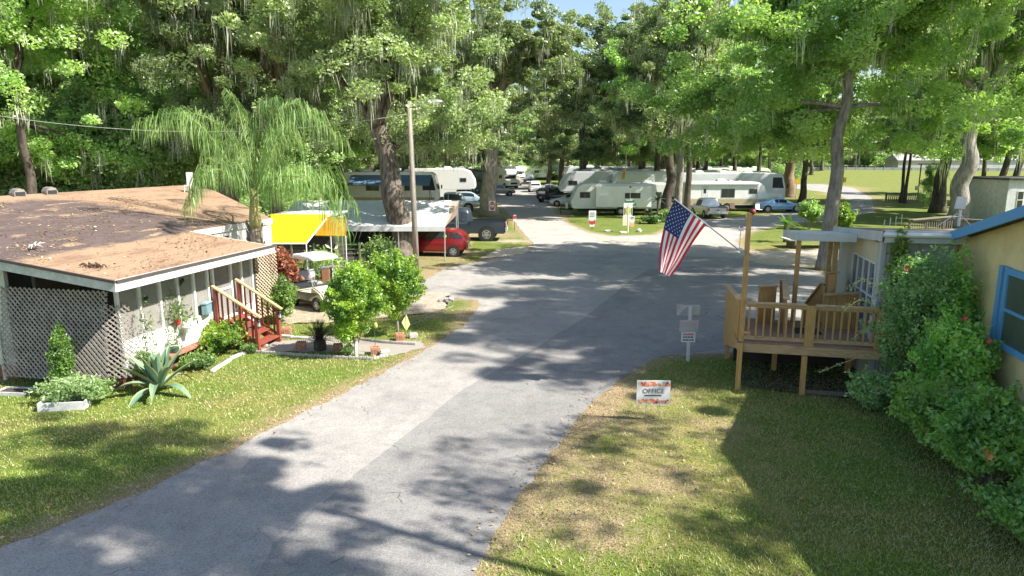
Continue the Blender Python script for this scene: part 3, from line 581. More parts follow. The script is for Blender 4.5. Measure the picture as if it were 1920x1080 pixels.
# wooden steps
ST = thing('wooden_steps', 'red stained wooden steps with pale handrails at the porch door', 'steps', MH @ Vector((-.56, 4.68, 0)), R(-11.8))
for i in range(4):
    z = .82 - i*.2; x = .08 + i*.3; mb = MB(); mb.b2((x, -.5, z - .05), (x + .34, .5, z)); mb.b2((x, -.5, max(0, z - .2)), (x + .03, .5, z - .051)); mb.build('step', REDWOOD, ST, bevel=.006)
for s in (-.53, .53):
    mb = MB(); mb.beam((.03, s, .72), (1.3, s, 0), .05, .22); mb.build('stringer', REDWOOD, ST)
    for x, zb, zt in ((.06, .3, 1.78), (1.28, 0, .98)): mb = MB(); mb.box((x, s*1.05, (zb + zt)/2), (.1, .1, zt - zb)); mb.build('post', REDWOOD, ST, bevel=.006)
    mb = MB(); mb.beam((-.05, s*1.05, 1.86), (1.42, s*1.05, 1.0), .12, .045); mb.build('handrail', CAPWOOD, ST, bevel=.006)
    mb = MB(); mb.beam((.1, s*1.05, .95), (1.26, s*1.05, .22), .04, .07); mb.build('bottom_rail', REDWOOD, ST)
    for k in range(6): x = .24 + k*.18; mb = MB(); mb.b2((x - .02, s*1.05 - .02, .86 - (x-.1)*.63), (x + .02, s*1.05 + .02, 1.78 - (x)*.585)); mb.build('baluster', REDWOOD, ST)
for s, lb in ((-1, 'small lantern hung on the near newel post of the red steps'), (1, 'small lantern hung on the far newel post of the red steps')):
    t = thing('lantern', lb, 'lantern', MH @ Vector((.78, 4.68 + s*.55, .72))); mb = MB(); mb.tube([(0,0,0),(0,0,.03),(0,0,.17),(0,0,.2),(0,0,.25)], [.05,.045,.055,.06,.01], 6); mb.build('frame', BLACK, t); mb = MB(); mb.tube([(0,0,.035),(0,0,.165)], .048, 8); mb.build('glass', mat('frosted glass', (.6,.62,.62), .4), t)
# ================================================================= GARDEN BY THE HOME
AG = thing('agave_plant', 'large blue-green agave with pale edged curving leaves on the lawn', 'agave', PX(300, 738))
AGM = mat('agave leaf', (.1, .2, .13), .6, vs=4, col2=(.17, .27, .16)); AGE = mat('agave edge', (.26, .31, .14), .6)
rr = random.Random(11)
for k in range(26):
    a = 2.4*k + 1; el = R(84) - (k/26)**1.5*R(78); L = rr.uniform(.85, 1.15)*(.75 + .4*k/26 if k < 20 else 1.1); d = Vector((math.cos(a)*math.cos(el), math.sin(a)*math.cos(el), math.sin(el))); side = Vector((-math.sin(a), math.cos(a), 0)); mb = MB(); pv = []
    for j in range(9):
        t = j/8; p = d*L*t + Vector((0, 0, .1 - (.55 if el < R(35) else .12)*t*t*t*L)); w = .085*(.55 + 1.6*t*(1-t)*1.4)*(1 - t**5) + .002
        n = side.cross(d).normalized(); pv.append([p - side*w + n*-w*.5, p - side*w*.72 + n*-w*.3, p + n*w*-.6*-0 - n*w*.6*0, p + side*w*.72 + n*-w*.3, p + side*w - n*w*.5])
    for j in range(8):
        for q in range(4):
            mb.mi = 1 if q in (0, 3) else 0; mb.quad(pv[j][q], pv[j][q+1], pv[j+1][q+1], pv[j+1][q])
    o = mb.build('leaf', [AGM, AGE], AG)
AG.scale = (1.12, 1.12, 1.2)
def loc(u, v): return PX(u, v)
bush('juniper_shrub', 'narrow feathery light green conical shrub in front of the lattice', loc(125, 745), (.26, .26, .8), 10000, .026, leafmat('feathery green', (.13, .27, .04), (.26, .42, .08), trans=.35, scale=2), 3, z0=.1, lumps=22, stems=5)
bush('low_shrub', 'low ragged green shrub around the white planter', loc(140, 756), (.85, .5, .28), 10000, .035, L_FOREST, 4, lumps=14)
bush('low_shrub', 'dark leafy shrub behind the agave at the porch corner', loc(262, 718), (.55, .4, .36), 6000, .04, L_FOREST, 5, lumps=10)
bush('low_shrub', 'bright green shrub against the porch below the screens', loc(415, 662), (.62, .85, .42), 13000, .045, L_YEL, 6, lumps=16)
bush('low_shrub', 'small weedy shrub right of the agave along the white kerb', loc(375, 690), (.5, .5, .16), 4000, .035, L_BUSH, 7, lumps=12)
bush('low_shrub', 'rounded green shrub beside the foot of the red steps', loc(470, 662), (.25, .3, .12), 1500, .03, L_BUSH, 8, lumps=8)
WP = mat('white plastic planter', (.66, .66, .64), .5, var=.15, vs=5)
def trough(label, p, w, d, h, rz):
    t = thing('planter', label, 'planter', p, rz); mb = MB(); 
    for s in (-1, 1): mb.box((0, s*(d/2 - .02), h/2), (w, .04, h)); mb.box((s*(w/2 - .02), 0, h/2), (.04, d - .083, h))
    mb.build('trough', WP, t, bevel=.01); mb = MB(); mb.box((0, 0, h*.35), (w - .09, d - .09, h*.65)); mb.build('soil', mat('potting soil', (.07, .05, .035), .95), t)
trough('long white planter with the ragged green shrub in it', loc(122, 766), .95, .35, .2, R(8))
trough('white tray of dry soil left of the lattice by the photo edge', loc(28, 738), .75, .4, .1, R(-5))
t = thing('wooden_stake', 'short pale stake in the lawn right of the planter', 'stake', loc(183, 742)); mb = MB(); mb.box((0, 0, .12), (.03, .02, .3)); mb.build('stake', CAPWOOD, t)
def kerb(label, uv, w=.1, h=.08, scallop=0, m=None, nm='garden_edging'):
    t = thing(nm, label, 'edging'); mb = MB(); P = [PX(*q) for q in uv]
    for a, b in zip(P, P[1:]):
        L = (b-a).length; n = max(1, int(L / (.09 if scallop else .42)))
        for i in range(n):
            p, q = a.lerp(b, (i + .03)/n), a.lerp(b, (i + .97)/n); z = h/2 + random.Random(i).uniform(-.012, .012)
            mb.beam((p.x, p.y, z), (q.x, q.y, z), w, h)
    mb.build('edging_blocks', m or GREYW, t, bevel=.012); return t
kerb('white painted block edging curving below the shrubs to the steps', [(397,700),(432,676),(470,658),(505,650)])
kerb('scalloped concrete edging along the near side of the garden path', [(478,662),(560,668),(640,673),(700,675),(728,668)], .05, .09, 1, CONC)
kerb('scalloped concrete edging along the far side of the garden path', [(660,636),(720,644),(780,648)], .05, .09, 1, CONC)
kerb('flat pale concrete edging near the steps beyond the path', [(520,632),(580,636),(640,634)], .16, .07, 0, CONC)
kerb('thin concrete edging running from the round trees to the driveway', [(768,612),(850,575)], .05, .035, 0, mat('old edging', (.34,.32,.28), .9, var=.2))
def brickpot(u, v, label, plant=False, rz=.2, s=.26):
    t = thing('brick_planter', label, 'planter', loc(u, v), rz, 'square terracotta brick planters beside the path'); mb = MB()
    for a in (-1, 1): mb.box((0, a*(s/2 - .03), s*.42), (s, .06, s*.84)); mb.box((a*(s/2 - .03), 0, s*.42), (.06, s - .125, s*.84))
    for k in range(3): mb.box((-.0 + (k-1)*.07, -s/2 - .004, s*.42), (.03, .012, s*.5))
    mb.build('box', mat('terracotta block', (.55, .27, .16), .85, var=.2, vs=12, bump=.3), t, bevel=.01); mb = MB(); mb.box((0, 0, s*.3), (s - .13, s - .13, s*.5)); mb.build('soil', mat('potting soil', (.07, .05, .035), .95), t)
for q in ((565,655,'terracotta block planter left of the dark sago palm'),(634,659,'terracotta block planter right of the dark sago palm'),(491,652,'terracotta block planter at the foot of the red steps'),(704,664,'terracotta block planter holding the shepherd hook pole'),
          (750,638,'terracotta block planter under the right round tree'),(674,636,'terracotta block planter behind the near round tree trunk'),(538,626,'terracotta block planter beyond the steps by the green shrub')): brickpot(*q)
for u, v, lb in ((722,667,'white painted stone at the path end by the road'),(775,634,'white stone beside the yellow garden flag')):
    t = thing('stone_block', lb, 'stone', loc(u, v), .3); mb = MB(); mb.box((0, 0, .08), (.28, .2, .17)); mb.build('stone', CONC, t, bevel=.03)
t = thing('garden_rock', 'pale rock and bleached wood at the road edge by the driveway', 'rock', loc(842, 566)); mb = MB(); rr = random.Random(3)
mb.ball((0,0,.07), (.2,.14,.12), 9, 6, .22, rr); mb.ball((-.28,.05,.04), (.14,.1,.07), 8, 5, .25, rr); mb.build('rock', mat('pale rock', (.5,.46,.42), .9, var=.3, vs=10, bump=.4), t)
# sago palm
t = thing('sago_palm', 'low dark spiky sago palm between two block planters', 'palm', loc(600, 657)); t.scale = (1.35, 1.35, 1.5); SG = mat('dark sago frond', (.035, .035, .02), .8, var=.3, vs=8); rr = random.Random(5)
mb = MB(); mb.ball((0,0,.1), (.14,.14,.15), 10, 6, .1, rr); mb.build('trunk', BARKD, t); mb = MB()
for k in range(46):
    a = 2.4*k; el = R(85) - (k/46)*R(78); L = .5; d = Vector((math.cos(a)*math.cos(el), math.sin(a)*math.cos(el), math.sin(el))); s = Vector((-math.sin(a), math.cos(a), 0))
    for j in range(12):
        q = (j+1)/12; p = Vector((0,0,.15)) + d*L*q - Vector((0,0,.22*q*q*(1 - math.sin(el)*.6))); w = .09*(1 - .6*q)
        for sg in (-1, 1): mb.add([p, p + d*.02, p + s*sg*w + d*.05 + Vector((0,0,.02))], [(0,1,2)])
mb.build('fronds', SG, t)
YG = leafmat('lime tree leaves', (.19, .33, .03), (.42, .54, .08), (.1, .22, .03), trans=.4, scale=1.6)
def topiary(label, u, v, r, trunk, seed, n):
    t = bush('round_tree', label, loc(u, v), r, n, .042, YG, seed, cat='tree', lumps=34, stems=16, z0=0, trunk=trunk, asp=.5, shell=.35); return t
topiary('nearer round lime green tree with a white painted trunk by the path', 668, 668, (.78, .78, 1.06), .42, 21, 34000)
topiary('farther round lime green tree standing behind the near one', 745, 630, (.78, .78, 1.02), .62, 22, 30000)
mb = MB(); mb.cyl((0,0,0), (0,0,.42), .05, .048, 10); o = mb.build('painted_trunk_base', WHITE, None); tr = [x for x in S.objects if x.get('label','').startswith('nearer round lime')][0]; setp(o, tr)
bush('low_shrub', 'small fine leaved plant at the base of the near round tree', loc(655, 668), (.2, .2, .13), 1500, .03, L_BUSH, 25, lumps=8)
bush('low_shrub', 'loose light green shrub beside the far side of the red steps', loc(520, 606), (.62, .62, .75), 17000, .045, leafmat('loose green', (.14, .26, .04), (.28, .4, .09), trans=.35, scale=1.5), 9, lumps=22, sparse=1.1)
bush('copper_shrub', 'copper red leaved shrub behind the porch end', (XU(520, 23), 23, 0), (.8, .5, .9), 6000, .1, L_RED, 10, lumps=16, asp=.4, z0=.55)
bush('low_shrub', 'airy grey green shrub between the far round tree and the carport', loc(712, 525), (.7, .6, .95), 5000, .06, L_BUSH, 12, lumps=18, sparse=1.3)
t = thing('garden_flag', 'small pale yellow pennant flag on a stake beside the path', 'flag', loc(762, 634), R(15)); mb = MB(); mb.cyl((0,0,0), (0,0,.72), .008, n=6); mb.build('stake', STEEL, t)
mb = MB(); mb.add([(0,0,.22),(.13,0,.42),(0.02,0,.74),(-.13,0,.5),(0,.01,.22),(.13,.01,.42),(0.02,.01,.74),(-.13,.01,.5)], [(0,1,2,3),(7,6,5,4)]); mb.build('cloth', mat('pale yellow cloth', (.75, .68, .28), .8), t)
t = thing('shepherd_hook', 'thin dark shepherd hook pole with a small yellow glass ornament', 'garden hook', loc(704, 662)); mb = MB(); mb.tube([(0,0,0),(0,0,.75),(.0,0,.86),(.06,0,.9),(.1,0,.84)], .009, 6); mb.build('pole', mat('green metal', (.05,.12,.08), .5), t); mb = MB(); mb.ball((.03,0,.8), (.06,.03,.09), 10, 6); mb.build('ornament', mat('yellow glass', (.6,.62,.15), .3), t, smooth=True)
# ================================================================= QUEEN PALM
QP = thing('queen_palm', 'tall queen palm with long drooping feathery fronds behind the porch roof', 'palm', (XU(482, 23.6, 2), 23.6, 0))
PLM = leafmat('palm leaflets', (.17, .3, .08), (.4, .52, .22), (.12, .22, .06), trans=.35, scale=.8, gloss=.02)
mb = MB(); mb.tube([(0,0,-.1),(0,0,.6),(.03,0,2.2),(.02,0,3.0)], [.24,.2,.19,.22], 14); mb.build('trunk', mat('palm trunk', (.26,.21,.15), .95, var=.3, vs=6, col2=(.1,.08,.06), bump=.8, bs=12, stretch=(1,1,3)), QP, smooth=True)
mb = MB(); mb.tube([(.02,0,2.95),(.02,0,3.3),(.04,0,3.9),(.06,0,4.4)], [.2,.2,.15,.1], 12); mb.build('crownshaft', mat('crownshaft', (.42,.38,.14), .7, var=.2, vs=4, stretch=(1,1,.3)), QP, smooth=True)
mb = MB(); rr = random.Random(9)
for k in range(26):
    a = rr.uniform(0, 6.28); z = rr.uniform(1.2, 3.1); mb.tube([(math.cos(a)*.17, math.sin(a)*.17, z), (math.cos(a)*.3, math.sin(a)*.3, z + .3)], [.06, .02], 5)
mb.build('leaf_bases', OLDWOOD, QP)
def frond(pts, ll, seed, droop=1.0, y=0):
    rr = random.Random(seed); B = Vector((.05, 0, 4.1)); P = [B] + [Vector((p[0], p[1], p[2])) for p in pts]; c = cr(P, 14); n = len(c)
    mb = MB(); mb.tube(c, [.03*(1 - .85*i/n) for i in range(n)], 5); o = mb.build('rachis', mat('palm rachis', (.22,.28,.08), .6), QP)
    V = []
    for i in range(5, n):
        for q in range(4):
            f = i + rr.random(); a = c[min(i, n-1)].lerp(c[min(i+1, n-1)], f - i); d = (c[min(i+1, n-1)] - c[i-1]).normalized(); t = i/n
            L = ll*(.55 + .45*math.sin(math.pi*min(1, t*1.05)))*rr.uniform(.75, 1.1); sd = d.cross(Vector((0,0,1))); sd = sd.normalized() if sd.length > .1 else Vector((0,1,0)); sd *= rr.choice((-1, 1))
            v1 = (sd*rr.uniform(.25,.6) + d*.35 + Vector((0,0,rr.uniform(-.1,.45)))).normalized(); p1 = a + v1*L*.3; p2 = p1 + (v1*.35 + Vector((rr.gauss(0,.08), rr.gauss(0,.08), -droop))).normalized()*L*.35; p3 = p2 + Vector((rr.gauss(0,.05), rr.gauss(0,.05), -1))*L*.4
            w = Vector((rr.gauss(0,1), rr.gauss(0,1), 0)).normalized()*.009
            V += [a-w*.5, a+w*.5, p1+w, p1-w, p1-w, p1+w, p2+w, p2-w, p2-w, p2+w, p3+w*.1, p3-w*.1]
    V = np.array([tuple(v) for v in V]); npmesh('leaflets', V, np.arange(len(V)).reshape(-1, 4), PLM, o)
fr = lambda u, v, dy=0: (lambda p: (p.x - QP.location.x, dy, p.z))(PY(u, v, 23.6 + dy))
frond([fr(425,300,-.4), fr(385,245,-.8), fr(330,212,-1.1), fr(262,232,-1.3)], 1.5, 1)
frond([fr(440,270,.6), fr(395,225,1), fr(345,215,1.5), fr(285,255,1.8)], 1.3, 2)
frond([fr(455,335,-.5), fr(425,308,-1.2), fr(390,315,-1.8), fr(362,365,-2.2)], 1.35, 3, .9)
frond([fr(445,340,-1), fr(410,318,-2.0), fr(375,335,-2.6), fr(352,390,-3)], 1.0, 4, .9)
frond([fr(470,300,.2), fr(455,240,.3), fr(445,200,.4), fr(428,172,.6)], .9, 5, .6)
frond([fr(490,290,.4), fr(510,235,.8), fr(545,195,1), fr(600,215,1.2)], 1.5, 6)
frond([fr(500,300,-.3), fr(535,240,-.5), fr(580,215,-.8), fr(640,262,-1)], 1.5, 7)
frond([fr(520,345,-.4), fr(560,322,-.9), fr(610,325,-1.4), fr(655,385,-1.8)], 1.9, 8)
frond([fr(510,350,.5), fr(550,330,1), fr(590,335,1.4), fr(640,400,1.8)], 1.4, 9)
frond([fr(500,320,1.5), fr(520,260,2.4), fr(540,240,3.2), fr(560,290,4)], 1.2, 10)
frond([fr(470,330,1.5), fr(440,280,2.6), fr(400,270,3.4), fr(380,320,4)], 1.2, 11)
frond([fr(505,340,-.6), fr(540,330,-1.4), fr(585,345,-2.0), fr(640,430,-2.3)], 1.7, 13)
frond([fr(478,310,-.3), fr(485,250,-.8), fr(492,205,-1.0), fr(520,185,-1.2)], 1.0, 12, .8)
# ================================================================= VEHICLES
def paint(name, c, metal=.3): return mat(name, c, .3, metal, var=0, coat=.7)
def wheel(parent, x, y, r, w=.2, rimc=None, s=1):
    mb = MB(); pr = [(r*.62, -w/2), (r*.93, -w/2), (r, -w/2 + .035), (r, w/2 - .035), (r*.93, w/2), (r*.62, w/2)]; n = 24; vs = []; fs = []
    for i in range(n):
        a = 2*math.pi*i/n
        for q, yy in pr: vs.append((q*math.cos(a), yy, q*math.sin(a)))
    k = len(pr)
    for i in range(n):
        for j in range(k): fs.append((i*k+j, ((i+1)%n)*k+j, ((i+1)%n)*k+(j+1)%k, i*k+(j+1)%k))
    mb.add(vs, fs); t = mb.build('wheel', RUBBER, parent, smooth='auto'); t.location = (x, y, r)
    mb = MB(); sg = 1 if y > 0 else -1; mb.cyl((0, -sg*w*.2, 0), (0, sg*w*.5, 0), r*.66, n=20); ob = mb.build('rim', rimc or STEEL, t, smooth='auto')
    mb = MB()
    for i in range(5): a = 2*math.pi*i/5 + .3; mb.box((math.cos(a)*r*.42, sg*w*.47, math.sin(a)*r*.42), (r*.16, .025, r*.3), ry=-a)
    mb.build('rim_slots', BLACK, ob); return t
def lerp(a, b, t): return a + (b - a)*t
def car(name, label, cat, loc, rz, L, Wd, Ht, pm, typ='sedan', group=None, wr=.32, rimc=None):
    t = thing(name, label, cat, loc, rz, group); hw = Wd/2
    T = {'sedan': [(0,.5,.62,.62,.8),(.02,.3,.66,.66,.9),(.06,.24,.68,.69,.96),(.19,.2,.69,.72,1),(.33,.18,.68,.96,1),(.42,.18,.67,1,1),(.52,.18,.66,.99,1),(.60,.18,.65,.92,1),(.73,.18,.64,.65,1),(.88,.2,.56,.57,.96),(.96,.24,.47,.48,.88),(1,.36,.42,.42,.72)],
         'hatch': [(0,.45,.58,.58,.8),(.02,.3,.66,.68,.92),(.045,.24,.66,.78,.97),(.13,.2,.66,.95,1),(.25,.18,.65,.99,1),(.42,.18,.63,1,1),(.55,.18,.61,.97,1),(.64,.18,.59,.86,1),(.77,.18,.57,.59,1),(.9,.2,.5,.51,.94),(.97,.24,.42,.43,.84),(1,.32,.38,.38,.7)],
         'suv': [(0,.45,.6,.62,.85),(.015,.26,.62,.8,.95),(.05,.22,.62,.95,.98),(.15,.2,.62,.99,1),(.3,.2,.61,1,1),(.45,.2,.6,1,1),(.57,.2,.6,.97,1),(.63,.2,.59,.85,1),(.73,.2,.58,.6,1),(.88,.22,.54,.55,.97),(.97,.24,.48,.49,.9),(1,.34,.42,.42,.78)],
         'pickup': [(.38,.22,.58,.6,1),(.395,.2,.58,.9,1),(.41,.2,.58,.97,1),(.47,.2,.57,1,1),(.57,.2,.57,1,1),(.66,.2,.56,.97,1),(.705,.2,.56,.82,1),(.76,.2,.56,.585,1),(.88,.22,.54,.55,.98),(.97,.24,.5,.51,.94),(1,.32,.46,.46,.86)]}[typ]
    def sec(s):
        f, zb, zl, zt, w = s; x = (f - .5)*L; zb *= Ht*.98; zl *= Ht; zt *= Ht; zt = max(zt, zl + .012); g = (zt - zl)/Ht; wt = hw*w*(.93 - .5*min(g, .34)); m = (zb + zl)/2
        half = [(hw*w*.86, zb), (hw*w*.97, zb + .07), (hw*w, m), (hw*w*.985, zl - .06), (hw*w*.94, zl), (wt*1.0, lerp(zl, zt, .86)), (wt*.9, zt - .004*1), (wt*.5, zt + .012)]
        return [Vector((x, y, z)) for y, z in half] + [Vector((x, -y, z)) for y, z in half[::-1]]
    SS = [sec(s) for s in T]; n = len(SS[0]); mb = MB(); vs = [p for s in SS for p in s]; fs = []
    for i in range(len(SS) - 1):
        for k in range(n): fs.append((i*n+k, (i+1)*n+k, (i+1)*n+(k+1)%n, i*n+(k+1)%n))
    fs += [tuple(range(n)), tuple((len(SS)-1)*n + k for k in range(n))[::-1]]; mb.add(vs, fs); body = mb.build('body', pm, t, smooth='auto')
    gh = [i for i, s in enumerate(T) if s[3] - s[2] > .1]; a0, a1 = gh[0], gh[-1]
    def side(i, f, k, sg):
        s = SS[i]; P = s if sg > 0 else s[::-1]; return P[4].lerp(P[5], k) + Vector((0, sg*.012, .003))
    mid = (a0 + a1)//2
    for sg in (1, -1):
        for r in ((a0, mid), (mid, a1)):
            if r[1] <= r[0]: continue
            bot = [side(i, 0, .1, sg) for i in range(r[0], r[1]+1)]; tp = [side(i, 0, .9, sg) for i in range(r[0], r[1]+1)]
            e = Vector((.035, 0, 0)); bot[0] = bot[0]+e; tp[0] = tp[0]+e; bot[-1] = bot[-1]-e; tp[-1] = tp[-1]-e; mb = MB()
            for i in range(len(bot)-1): mb.quad(bot[i], bot[i+1], tp[i+1], tp[i])
            mb.build('window', GLASS, body)
    def screen(i, j, nm):                       # i = roof-side section, j = hood/boot-side section
        A, B = SS[i], SS[j]; up = Vector((0.012*(1 if j > i else -1), 0, .012)); mb = MB()
        mb.quad(A[5].lerp(B[4], .06) + up + Vector((0,-.05,0)), A[10].lerp(B[11], .06) + up + Vector((0,.05,0)), A[10].lerp(B[11], .93) + up + Vector((0,.06,.0)), A[5].lerp(B[4], .93) + up + Vector((0,-.06,.0))); mb.build(nm, GLASS, body)
        # follow the two-step slope with the roof plane
    screen(a1, a1 + 1, 'windscreen')
    if typ != 'pickup': screen(a0, max(a0 - 1, 0), 'rear_window')
    else: mb = MB(); A = SS[1]; z0, z1 = Ht*.64, Ht*.88; x = A[0].x - .012; mb.quad((x, -hw*.68, z0), (x, hw*.68, z0), (x + .04, hw*.6, z1), (x + .04, -hw*.6, z1)); mb.build('rear_window', GLASS, body)
    wx = ((.19 if typ != 'pickup' else .2) - .5)*L, (.81 - .5)*L
    for x in wx:
        for sg in (1, -1):
            mb = MB(); mb.cyl((x, sg*(hw - .12), wr), (x, sg*(hw + .006), wr), wr*1.2, n=22); mb.build('wheel_arch', BLACK, body); wheel(t, x, sg*(hw - .085), wr, .2, rimc)
    RL = mat('red tail lamp', (.5, .01, .015), .25, var=0); HL = mat('head lamp', (.75, .76, .78), .15, var=0)
    for sg in (1, -1):
        if typ == 'pickup': c, dd = (-.498*L, sg*hw*.9, Ht*.5), (.05, .13, Ht*.15)
        elif typ in ('suv',): c, dd = (-.475*L, sg*hw*.88, Ht*.58), (.08, .1, Ht*.16)
        else: c, dd = (-.478*L, sg*hw*.8, Ht*.57), (.1, .24, Ht*.1)
        mb = MB(); mb.box(c, dd); mb.build('tail_light', RL, t, bevel=.015); mb = MB(); mb.box((.472*L, sg*hw*.7, Ht*.4), (.12, .26, .12)); mb.build('headlight', HL, t, bevel=.02)
        mb = MB(); mb.box((SS[a1][0].x + .06, sg*(hw + .07), Ht*.63), (.1, .16, .12)); mb.build('mirror', pm, t, bevel=.03)
    mb = MB(); mb.box((.492*L, 0, Ht*.3), (.06, hw*1.3, .2)); mb.box((.482*L, 0, Ht*.45), (.05, hw*.9, .08)); mb.build('grille', BLACK, t, bevel=.01)
    mb = MB(); mb.box((-.494*L, 0, Ht*.3), (.09, hw*1.62, .12)); mb.build('bumper', STEEL if typ == 'pickup' else pm, t, bevel=.02)
    mb = MB(); mb.box((-.506*L, 0, Ht*.36), (.02, .32, .15)); mb.build('plate', WHITE, t)
    if typ == 'pickup':
        z0, z1 = Ht*.24, Ht*.6; x0, x1 = -.495*L, (.385 - .5)*L; bd = MB()
        for sg in (1, -1): bd.b2((x0 + .05, sg*hw - sg*.09, z0), (x1, sg*hw, z1))
        bd.b2((x0 + .05, -hw + .09, z0 + .1), (x1, hw - .09, z0 + .2)); bed = bd.build('bed', pm, t, bevel=.02); mb = MB(); mb.b2((x0, -hw + .01, z0 + .06), (x0 + .045, hw - .01, z1)); mb.build('tailgate', pm, t, bevel=.015)
        mb = MB(); mb.b2((x0 + .052, -hw + .092, z0 + .21), (x1 - .01, hw - .092, z0 + .23)); mb.build('bed_liner', BLACK, bed)
        mb = MB(); mb.b2((x0 + .05, hw - .095, z1 + .001), (x1, hw + .004, z1 + .03)); mb.b2((x0 + .05, -hw + .095, z1 + .001), (x1, -hw - .004, z1 + .03)); mb.b2((x0 - .004, -hw + .1, z1 - .02), (x0 + .05, hw - .1, z1 + .02)); mb.build('bed_rail', BLACK, bed)
        mb = MB(); mb.b2((x0 - .006, -.12, z0 + .36), (x0 - .001, .12, z0 + .43)); mb.build('tailgate_handle', BLACK, t)
    return t
P_RED = paint('metallic red', (.27, .012, .015)); P_NAVY = paint('dark slate blue', (.05, .07, .1)); P_SIL = paint('silver', (.55, .56, .57), .5); P_WHT = paint('car white', (.75, .76, .78), 0)
P_BLUE = paint('pale metallic blue', (.2, .36, .58)); P_BEI = paint('champagne', (.42, .38, .31), .4); P_GRY = paint('mid grey', (.22, .23, .24), .4); P_DBL = paint('midnight blue', (.02, .03, .06))
def vx(u, y): return XU(u, y)
car('hatchback_car', 'red hatchback parked behind the wooden lamp pole, tail towards the road', 'car', (vx(822, 38.2) - .15, 38.2, 0), R(174), 3.75, 1.68, 1.5, P_RED, 'hatch', wr=.3)
car('pickup_truck', 'large dark blue-grey crew pickup beyond the red hatchback', 'pickup truck', (vx(880, 45.8) - .6, 45.6, 0), R(176), 6.3, 2.1, 2.1, P_NAVY, 'pickup', wr=.46)
car('pickup_truck', 'silver pickup facing right beside the navy awning motorhome', 'pickup truck', (vx(845, 70), 70, 0), R(2), 5.9, 1.98, 1.95, P_SIL, 'pickup', wr=.42)
car('pickup_truck', 'silver pickup seen from behind in front of the striped trailer', 'pickup truck', (vx(1333, 62), 63, 0), R(93), 5.2, 1.85, 1.75, P_SIL, 'pickup', wr=.36)
car('sedan_car', 'pale blue coupe behind the round bushes by the class A motorhome', 'car', (vx(1463, 68.5), 69, 0), R(2), 4.7, 1.85, 1.42, P_BLUE, 'sedan', wr=.34)
car('sedan_car', 'white sedan parked by the nose of the green-grey trailer', 'car', (vx(1068, 77), 77.5, 0), R(178), 4.6, 1.8, 1.42, P_WHT, 'sedan')
car('suv_car', 'dark navy suv seen from behind beside the white sedan', 'car', (vx(1042, 83), 84.5, 0), R(40), 4.7, 1.9, 1.8, P_DBL, 'suv', wr=.36)
car('sedan_car', 'silver sedan parked beyond the dark suv on the far road', 'car', (vx(1027, 104), 104, 0), R(178), 4.7, 1.85, 1.45, P_SIL, 'sedan')
car('suv_car', 'white suv facing away at the left end of the silver sedan', 'car', (vx(1003, 108), 110, 0), R(92), 4.6, 1.85, 1.75, P_WHT, 'suv')
car('suv_car', 'champagne suv just right of the pale oak with the red sign', 'car', (vx(936, 98), 98, 0), R(8), 4.5, 1.85, 1.7, P_BEI, 'suv')
car('sedan_car', 'light blue and white car half hidden behind the silver pickup', 'car', (vx(880, 80), 80, 0), R(4), 4.3, 1.75, 1.5, paint('ice blue', (.35, .48, .6)), 'hatch')
car('pickup_truck', 'white pickup facing the camera beside the far class C motorhome', 'pickup truck', (vx(956, 128), 129, 0), R(-92), 5.4, 1.9, 1.85, P_WHT, 'pickup', wr=.38)
car('suv_car', 'tan suv parked right of the far white pickup', 'car', (vx(968, 134), 135, 0), R(-88), 4.6, 1.9, 1.8, P_BEI, 'suv')
car('pickup_truck', 'green grey pickup at the far end of the road among white trailers', 'pickup truck', (vx(992, 150), 151, 0), R(-85), 5.4, 1.9, 1.85, P_GRY, 'pickup', wr=.38)
car('suv_car', 'small silver car tucked behind the dark suv on the right', 'car', (vx(1053, 94), 94.5, 0), R(200), 4.4, 1.8, 1.6, P_SIL, 'suv')
